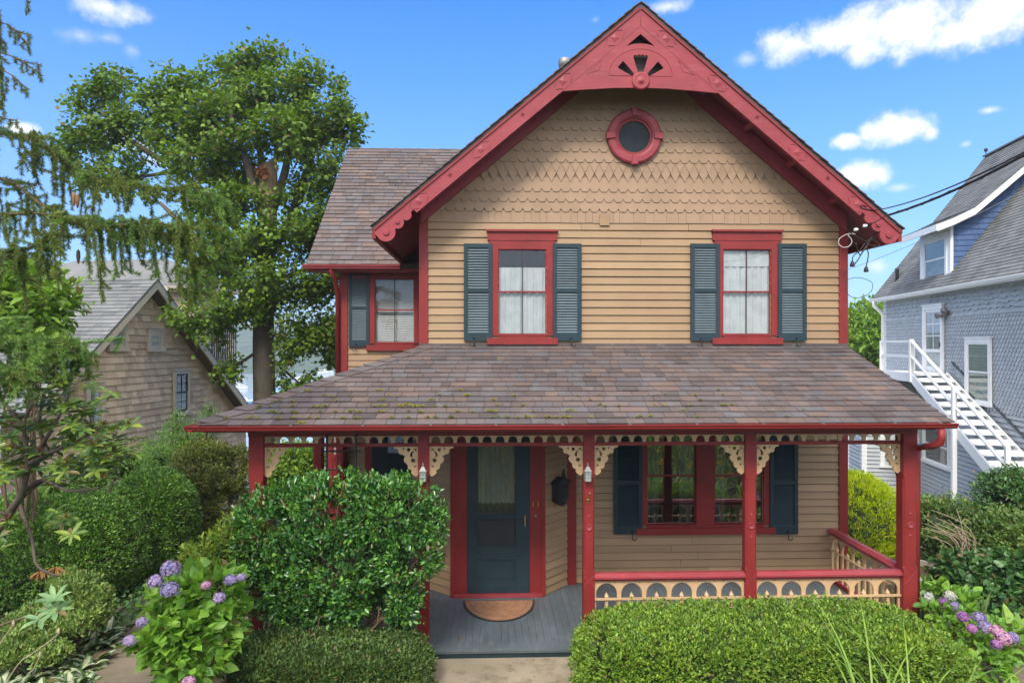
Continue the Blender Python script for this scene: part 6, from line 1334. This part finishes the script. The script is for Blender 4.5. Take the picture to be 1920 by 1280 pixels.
for c, ti in zip(Ps, Ds): V, f = leaf_arrays(np.array([c] * 22), rnd(22) + ti * .8, rnd(22), RNG.uniform(.03, .055, 22), 'needle'); np_mesh('seed_head', V, f, 'dry_seed', RH_)
for (x, y) in ((75, 1070), (105, 1062)):
    P = np.array([rp(x, y)] * 14); D = rnd(14); D[:, 2] = -np.abs(D[:, 2]) - .4; V, f = leaf_arrays(P, D, rnd(14), .09, 'long'); np_mesh('dead_leaf_tuft', V, f, 'dry_seed', RH_)
Pn, Dn, Nn = [], [], []
for (x, y, k, dz) in ((104, 1143, 9, .05), (103, 1125, 7, .5), (75, 1160, 5, .1)):
    c = np.array(atd(x, y, 5.1))
    for j in range(k): a = 6.283 * j / k + .3; Pn.append(c); Dn.append((math.cos(a), math.sin(a) * .7 - .2, dz + .35 * math.sin(a))); Nn.append((0, -.5, 1))
V, f = leaf_arrays(np.array(Pn), np.array(Dn), np.array(Nn), .135, 'long'); np_mesh('leaf_rosette', V, f, 'rosette_leaf', RH_); limb(RH_, [rp(-60, 1200, -.1), atd(20, 1165, 5.25), atd(104, 1145, 5.12)], .012, .006, 'twig', 'limb', 6)
# ---- arching leaves: hostas, daylilies, irises
def blades(c, n, L, w, lean, rise, seg=6, az=None, var=.3, droop=1.0, taper='strap'):
    """curved ribbons from a base; returns vertex and face arrays"""
    Vs, Fs, o = [], [], 0
    for i in range(n):
        a = random.uniform(0, 6.283) if az is None else random.gauss(az, .7); l = L * random.uniform(1 - var, 1 + var * .6); h = np.array((math.cos(a), math.sin(a), 0)); s = np.array((-math.sin(a), math.cos(a), 0)); le = lean * random.uniform(.5, 1.3); p = np.array(c) + np.array((random.gauss(0, .03), random.gauss(0, .03), 0)); th = math.pi / 2 - .25 * le; rows = []
        for k in range(seg + 1):
            t = k / seg; ww = w * ((1 - t ** 3) * (.6 + .4 * min(1, t * 4)) if taper == 'strap' else (math.sin(math.pi * min(1, (.10 + .9 * t))) ** .8 + .02)) / 2
            rows.append((p - s * ww, p + s * ww)); th -= (le * 2.4 * droop / seg) * (0.5 + t); p = p + (h * math.cos(th) + np.array((0, 0, 1)) * math.sin(th)) * l / seg
        for r in rows: Vs += [r[0], r[1]]
        Fs += [(o + 2 * k, o + 2 * k + 1, o + 2 * k + 3, o + 2 * k + 2) for k in range(seg)]; o += 2 * (seg + 1)
    return np.array(Vs), [np.array(Fs)]
hp = [(25, 1275), (225, 1165), (200, 1155), (60, 1268), (115, 1275), (165, 1262), (95, 1240), (140, 1235), (180, 1232), (205, 1215), (165, 1208), (195, 1192), (222, 1185), (205, 1172), (135, 1260), (80, 1280), (175, 1185), (185, 1250)]
kinds = ['nearest the path', 'in the corner']
for i, (x, y) in enumerate(hp):
    d = 3.55 * F / (y - 636); p = atd(x, y, d); g = gz(p.x, p.y); p.x -= .16; hb = thing('hosta', 'low hosta clump with cream striped green leaves in the drift edging the flagstone path', 'plant', (p.x, p.y, g), 0, 'variegated hostas by the flagstone path', world=False)
    if i < 5:
        V, f = blades((0, 0, 0), 20, .30, .12, 1.0, 0, 7, taper='leaf'); meG = np_mesh('leaf_blade', V, f, 'hosta_green', hb)
        mid = V.reshape(-1, 2, 3); c_ = mid.mean(1); V2 = np.stack([c_ + (mid[:, 0] - c_) * .5, c_ + (mid[:, 1] - c_) * .5], 1) + np.array((0, 0, .003)); np_mesh('cream_stripe', V2.reshape(-1, 3), f, 'hosta_cream', hb); proto = hb
        if i == 0: protos = []
        protos.append(hb)
    else:
        src = protos[i % 5]; hb.rotation_euler.z = random.uniform(0, 6.28); hb.scale = (1, 1, 1)
        for ch in src.children: q = ch.copy(); COL.objects.link(q); q.parent = hb
for i, (pts, lab) in enumerate(((((22, 1262), (60, 1225), (95, 1200), (110, 1186)), 'pale leafless flower stalk leaning right over the hostas in the lower left corner'), (((-10, 1235), (8, 1195), (25, 1172)), 'short whitish dry stalk at the far left edge above the hostas'), (((44, 1280), (62, 1255), (75, 1230)), 'thin grey stalk rising from the bottom edge among the hostas'))):
    P = [atd(x, y, 4.6) for x, y in pts]; S_ = plant('flower_stalk', lab, 'stalk', (P[0].x, P[0].y, P[0].z), 'dry stalks over the hostas'); P0 = P[0] + (P[0] - P[1]) * 2.5 + Vector((0, 0, -.3)); limb(S_, [P0] + P, .0042, .003, 'pale_twig', 'stalk', 5); m = MB(); m.smooth = True; m.lathe(P[-1], [(.003, -.01), (.009, 0), (.008, .02), (.002, .035)], 7); m.build('seed_pod', 'pale_twig', S_)
def lily(px, py, d, n, L, label, flowers=(), w=.019, cat='plant', nm='daylily', mat='lily_leaf', lean=.95, group='daylilies in front of the hedge'):
    p = atd(px, py, d); g = gz(p.x, p.y); B = thing(nm, label, cat, (p.x, p.y, g), 0, group, world=False); V, f = blades((0, 0, 0), n, L, w, lean, 0, 9); np_mesh('leaf_blade', V, f, mat, B)
    return B
lily(1640, 1275, 5.8, 38, 1.5, 'daylily clump with long arching leaves in front of the middle of the bright hedge'); lily(1715, 1285, 5.75, 42, 1.55, 'daylily clump with a yellow bud at the foot of the hedge, second from the right'); lily(1780, 1290, 5.75, 32, 1.4, 'daylily clump nearest the rounded hedge end, rightmost of the row'); lily(1570, 1300, 5.7, 14, 1.3, 'small daylily clump farthest left along the bright hedge foot')
for (px, py, lab) in ((1785, 1120, 'grey green fan of sword leaves right of the pale blue hydrangea'), (1835, 1110, 'grey green fan of sword leaves in front of the ivy mound'), (1735, 1110, 'grey green fan of sword leaves against the right porch post')): lily(px, py + 15, 8.6, 20, .55, lab, w=.032, nm='iris', mat='iris_leaf', lean=.22, group='irises below the ivy')
for (px, py, d, lab) in ((1850, 1150, 8.0, 'broad leaved bright green plant behind the pink hydrangea'), (1900, 1135, 8.2, 'broad leaved bright green plant at the right edge under the ivy'), (1905, 1225, 6.8, 'broad leaved yellow green plant in the lower right corner')):
    p = atd(px, py, d); B = thing('broadleaf_plant', lab, 'plant', (p.x, p.y, gz(p.x, p.y)), 0, 'broad leaved plants on the right', world=False); V, f = blades((0, 0, 0), 26, .55, .10, .7, 0, 6, taper='leaf'); np_mesh('leaf_blade', V, f, 'lily_leaf', B)
# ---- ground cover and the lily bank behind the camera (what the porch windows mirror)
def cover(name, label, pts, size, shape, mat, up, hgt=.10, n_up=.9):
    P = np.array([(x, y, gz(x, y) + random.uniform(.02, hgt)) for x, y in pts]); D = unit(rnd(len(P)) + np.array((0, 0, up))); V, f = leaf_arrays(P, D, unit(rnd(len(P)) * .6 + np.array((0, 0, n_up))), RNG.uniform(.7, 1.3, len(P)) * size, shape); o = np_mesh(name, V, f, mat); o['kind'] = 'stuff'; o['label'] = label; o['category'] = 'ground cover'; return o
cover('ground_ivy', 'low dark green ground cover between the boxwoods and the flagstone path', [(random.uniform(-9, -4.55), random.uniform(5.0, 10.5)) for _ in range(9000)], .055, 'heart', 'ivy_leaf', .5, .16)
cover('mossy_groundcover', 'low yellow green ground cover in the lower right corner', [(random.uniform(4.3, 9.5), random.uniform(5.2, 8.6)) for _ in range(9000)], .032, 'oval', 'yellow_leaf', .6, .07)
cover('leaf_litter', 'dry brown leaves scattered on the soil', [(random.uniform(-8, 9), random.uniform(5.0, 12)) for _ in range(2200)], .05, 'oval', 'dry_seed', .0, .02)
Vs, Fs = [], []; o_ = 0
for i in range(1500):
    x, y = random.uniform(-5, 9), random.uniform(.9, 4.6)
    V, f = blades((x, y, gz(x, y)), 3, .72, .022, .7, 0, 5); Vs.append(V); Fs.append(f[0] + o_); o_ += len(V)
o = np_mesh('lily_bank_foliage', np.concatenate(Vs), [np.concatenate(Fs)], 'lily_leaf'); o['kind'] = 'stuff'; o['label'] = 'bank of arching lily leaves below the street'; o['category'] = 'foliage'
parts = []
for i in range(220):
    x, y = random.uniform(-5, 9), random.uniform(.9, 4.4); c = np.array((x, y, gz(x, y) + random.uniform(.5, .62))); D = rnd(6); D[:, 2] = np.abs(D[:, 2]) + .2; parts.append(leaf_arrays(np.array([c] * 6), D, rnd(6), .10, 'oval'))
V, f = join_arrays(parts); o = np_mesh('lily_blossoms', V, f, 'petal_orange'); o['kind'] = 'stuff'; o['label'] = 'orange lily blossoms scattered over the bank'; o['category'] = 'blossoms'
# ---- dark iron trellis behind the holly, flat stone at the lower right
p = at(665, 1100, 7.95); TR = plant('iron_trellis', 'dark iron trellis rising behind the holly in the left porch bay', 'trellis', (p.x, p.y, -.05))
m = MB(); xa, xb, zt_ = ax(613, 7.93), ax(667, 7.93), at(640, 812, 7.93).z; yt_ = 7.93
for x in (xa, xb): m.tube([(x, yt_, -.1), (x, yt_, zt_)], .014, 8)
m.build('upright', 'iron', TR)
m = MB()
for py in (845, 880, 940, 1000): z = at(640, py, 7.93).z; m.tube([(xa - .06, yt_ - .01, z), (xb + .06, yt_ - .01, z)], .009, 6)
m.build('cross_rod', 'iron', TR)
m = MB(); zc_ = at(640, 1040, 7.93).z; xm = (xa + xb) / 2; m.tube([(xm - .07, yt_, zc_), (xm, yt_, zc_ + .10), (xm + .07, yt_, zc_), (xm, yt_, zc_ - .1), (xm - .07, yt_, zc_)], .008, 6); m.tube([(xm, yt_, zc_ - .4), (xm, yt_, zc_ + .5)], .007, 6); m.build('diamond_ornament', 'iron', TR)
p = atd(1890, 1250, 7.5); ST_ = plant('stone', 'flat grey brown stone in the lower right corner beside the moss', 'stone', (p.x, p.y, gz(p.x, p.y)))
m = MB(); m.prism([(p.x + .42 * math.cos(t) * (1 + .12 * math.sin(3 * t)), p.y + .26 * math.sin(t), gz(p.x, p.y) - .02) for t in np.linspace(0, 6.0, 14)], (0, 0, .13)); m.build('stone_slab', 'flag', ST_)

# fallen leaves and petals on the steps and path
pt = [(random.uniform(-.95, 1.1), random.uniform(6.3, 7.75), -.112) for _ in range(30)] + [(random.uniform(-.7, 1.1), random.uniform(7.9, 8.6), .004) for _ in range(10)] + [(random.uniform(-4.4, -2.9), random.uniform(5.5, 9.8), -.02) for _ in range(40)]
P = np.array([(x, y, (z if y2 else z)) for (x, y, z) in pt for y2 in (1,)]); P[40:, 2] = [gz(-3.6, y) + .075 for y in P[40:, 1]]; D = rnd(len(P)); D[:, 2] *= .1; V, f = leaf_arrays(P, D, np.array([(0, 0, 1.)] * len(P)) + .2 * rnd(len(P)), RNG.uniform(.02, .05, len(P)), 'oval'); o = np_mesh('fallen_leaves', V, f, 'dry_seed'); o['kind'] = 'stuff'; o['label'] = 'small dry leaves fallen on the paths'; o['category'] = 'leaf litter'
# ================================================================== sea air between us and the far shore
hm = bpy.data.materials.new('harbour_haze'); hm.use_nodes = True; hn = hm.node_tree; hn.nodes.remove(hn.nodes['Principled BSDF'])
hv = hn.nodes.new('ShaderNodeVolumePrincipled'); hv.inputs['Color'].default_value = (.86, .92, 1, 1); hv.inputs['Density'].default_value = .0008; hv.inputs['Anisotropy'].default_value = .2
hn.links.new(hv.outputs[0], hn.nodes['Material Output'].inputs['Volume'])
M['haze'] = hm
hz_ = MB().box(-1700, 1700, -320, 900, -18, 28).build('haze', 'haze'); hz_['kind'] = 'stuff'; hz_['label'] = 'thin pale sea haze over the harbour'; hz_['category'] = 'haze'
# ================================================================== camera, sun, sky
cam = bpy.data.cameras.new('camera'); co = bpy.data.objects.new('camera', cam); COL.objects.link(co)
cam.sensor_width = 36; cam.lens = 24.0; cam.clip_end = 6000; cam.clip_start = .05; cam.shift_y = .001
co.location = (0, 0, CAMZ); co.rotation_euler = (R(90), 0, -YAW); SC.camera = co
SUN_AZ, SUN_EL = R(198), R(46)                          # compass angle of the sun from +Y clockwise
sl = bpy.data.lights.new('sun', 'SUN'); sl.energy = 2.6; sl.angle = R(12); sl.color = (1, .94, .85)
so = bpy.data.objects.new('sun', sl); COL.objects.link(so)
sd_ = Vector((math.sin(SUN_AZ) * math.cos(SUN_EL), math.cos(SUN_AZ) * math.cos(SUN_EL), math.sin(SUN_EL)))
so.rotation_euler = sd_.to_track_quat('Z', 'Y').to_euler(); so.location = (0, -10, 20)
W = bpy.data.worlds.new('World'); SC.world = W; W.use_nodes = True; nt = W.node_tree; L = nt.links.new
bg = nt.nodes['Background']; sky = nt.nodes.new('ShaderNodeTexSky'); sky.sky_type = 'NISHITA'; sky.sun_disc = False
sky.sun_elevation = SUN_EL; sky.sun_rotation = SUN_AZ; sky.altitude = 100; sky.air_density = 1.0; sky.dust_density = .6; sky.ozone_density = 2.2
hs = _n(nt, 'ShaderNodeHueSaturation', Saturation=1.55, Value=1.0, Hue=.505); L(sky.outputs[0], hs.inputs['Color'])
tc = nt.nodes.new('ShaderNodeTexCoord'); sx = nt.nodes.new('ShaderNodeSeparateXYZ'); L(tc.outputs['Generated'], sx.inputs[0])
def mth(op, a, b=None, c=None):
    n = _n(nt, 'ShaderNodeMath', operation=op)
    for i, v in enumerate((a, b, c)):
        if v is None: continue
        if hasattr(v, 'links'): L(v, n.inputs[i])
        else: n.inputs[i].default_value = v
    return n.outputs[0]
az = mth('ARCTAN2', sx.outputs[0], sx.outputs[1]); el = mth('ARCSINE', sx.outputs[2])
nz = _n(nt, 'ShaderNodeTexNoise', Scale=7.0, Detail=12, Roughness=.62); L(tc.outputs['Generated'], nz.inputs['Vector'])
nz2 = _n(nt, 'ShaderNodeTexNoise', Scale=24.0, Detail=9, Roughness=.65); L(tc.outputs['Generated'], nz2.inputs['Vector'])
fr = mth('ADD', mth('MULTIPLY', mth('SUBTRACT', nz.outputs[0], .5), 3.0), mth('MULTIPLY', mth('SUBTRACT', nz2.outputs[0], .5), 1.9))
def pix_dir(px, py):
    p = atd(px, py, 10) - Vector((0, 0, CAMZ)); p.normalize(); return math.atan2(p.x, p.y), math.asin(p.z)
mask = None                                             # clouds as puffs of sky directions (photo position, half sizes, strength)
for (px, py, rx, ry, st) in ((1560, 62, 150, 42, 1.1), (1480, 82, 80, 40, 1.05), (1625, 92, 60, 26, .9), (1790, 60, 150, 40, 1.1), (1700, 45, 140, 42, 1.1), (1860, 30, 130, 52, 1.15), (1400, 112, 30, 18, .55), (1685, 240, 78, 30, 1.1), (1745, 250, 20, 18, .8), (1588, 264, 30, 15, 1.0), (1622, 326, 55, 24, 1.05), (1855, 207, 24, 10, .7), (1690, 352, 34, 10, .45), (1810, 270, 16, 8, .5),
                            (185, 12, 90, 28, .9), (150, 68, 52, 17, .42), (200, 72, 40, 14, .42), (245, 95, 20, 16, .4), (45, 243, 42, 14, .95), (255, 272, 70, 22, .85), (300, 300, 50, 22, .6), (1255, 12, 45, 13, .6), (1116, 38, 14, 9, .45), (1640, 500, 30, 20, .6)):
    a0, e0 = pix_dir(px, py); u = (px - 960) / F; ra = rx / F / (1 + u * u); re = ry / F / math.sqrt(1 + u * u)
    d = mth('SQRT', mth('ADD', mth('POWER', mth('DIVIDE', mth('SUBTRACT', az, a0), ra), 2), mth('POWER', mth('DIVIDE', mth('SUBTRACT', el, e0), re), 2)))
    k = mth('MULTIPLY', mth('ADD', mth('SUBTRACT', 1.15, d), mth('MULTIPLY', fr, .95)), st * 1.25)
    mask = k if mask is None else mth('MAXIMUM', mask, k)
front = _n(nt, 'ShaderNodeMapRange'); front.inputs[1].default_value = .0; front.inputs[2].default_value = 1.35; front.interpolation_type = 'SMOOTHSTEP'; L(mask, front.inputs[0])
# broken cloud deck added unseen overhead and behind the camera as bright fill light
nb = _n(nt, 'ShaderNodeTexNoise', Scale=2.6, Detail=7, Roughness=.55); L(tc.outputs['Generated'], nb.inputs['Vector'])
cover = _n(nt, 'ShaderNodeMapRange'); cover.inputs[1].default_value = .36; cover.inputs[2].default_value = .56; L(nb.outputs[0], cover.inputs[0])
gate = mth('MAXIMUM', mth('MULTIPLY', mth('SUBTRACT', .25, sx.outputs[1]), 3.0), mth('MULTIPLY', mth('SUBTRACT', sx.outputs[2], .66), 6.0))
g2 = mth('MINIMUM', mth('MAXIMUM', gate, 0), 1); lowr = _n(nt, 'ShaderNodeMapRange'); lowr.inputs[1].default_value = .10; lowr.inputs[2].default_value = .50; lowr.inputs[3].default_value = .33; L(sx.outputs[2], lowr.inputs[0]); rear = mth('MULTIPLY', mth('MULTIPLY', cover.outputs[0], g2), lowr.outputs[0])
allc = mth('MINIMUM', mth('MAXIMUM', front.outputs[0], rear), 1)
bs = _n(nt, 'ShaderNodeMix', data_type='RGBA', blend_type='MULTIPLY'); bs.inputs[0].default_value = 1; L(hs.outputs[0], bs.inputs[6]); bs.inputs[7].default_value = (SKYK * .66, SKYK * .92, SKYK * 1.10, 1)
# pale air low over the horizon
hz = _n(nt, 'ShaderNodeMapRange'); hz.inputs[1].default_value = .58; hz.inputs[2].default_value = .0; hz.inputs[4].default_value = .85; L(sx.outputs[2], hz.inputs[0])
sk2 = _mix(nt, hz.outputs[0], bs.outputs[2], [x * SKYB for x in (.34, .52, .90)])
shade = _mix(nt, _ramp(nt, nz.outputs[0], [(.35, (0, 0, 0)), (.6, (1, 1, 1))]), [x * SKYB for x in (.82, .87, .95)], [x * SKYB for x in (1.0, 1.0, 1.0)])
f0 = _mix(nt, front.outputs[0], sk2, shade)
fin = _mix(nt, mth('MINIMUM', rear, 1), f0, [x * SKYB * REARK for x in (1.0, .985, .95)])
L(fin, bg.inputs[0]); bg.inputs[1].default_value = .1
SC.view_settings.view_transform = 'Standard'; SC.view_settings.look = 'None'; SC.view_settings.exposure = .42; SC.view_settings.gamma = 1
SC.render.engine = 'CYCLES'; cy = SC.cycles; cy.use_denoising = True; cy.max_bounces = 6; cy.diffuse_bounces = 3; cy.glossy_bounces = 3; cy.transmission_bounces = 4; cy.transparent_max_bounces = 8; cy.volume_bounces = 0
cy.caustics_reflective = False; cy.caustics_refractive = False; cy.sample_clamp_indirect = 6
try: cy.denoiser = 'OPENIMAGEDENOISE'; cy.denoising_input_passes = 'RGB_ALBEDO_NORMAL'
except Exception: pass
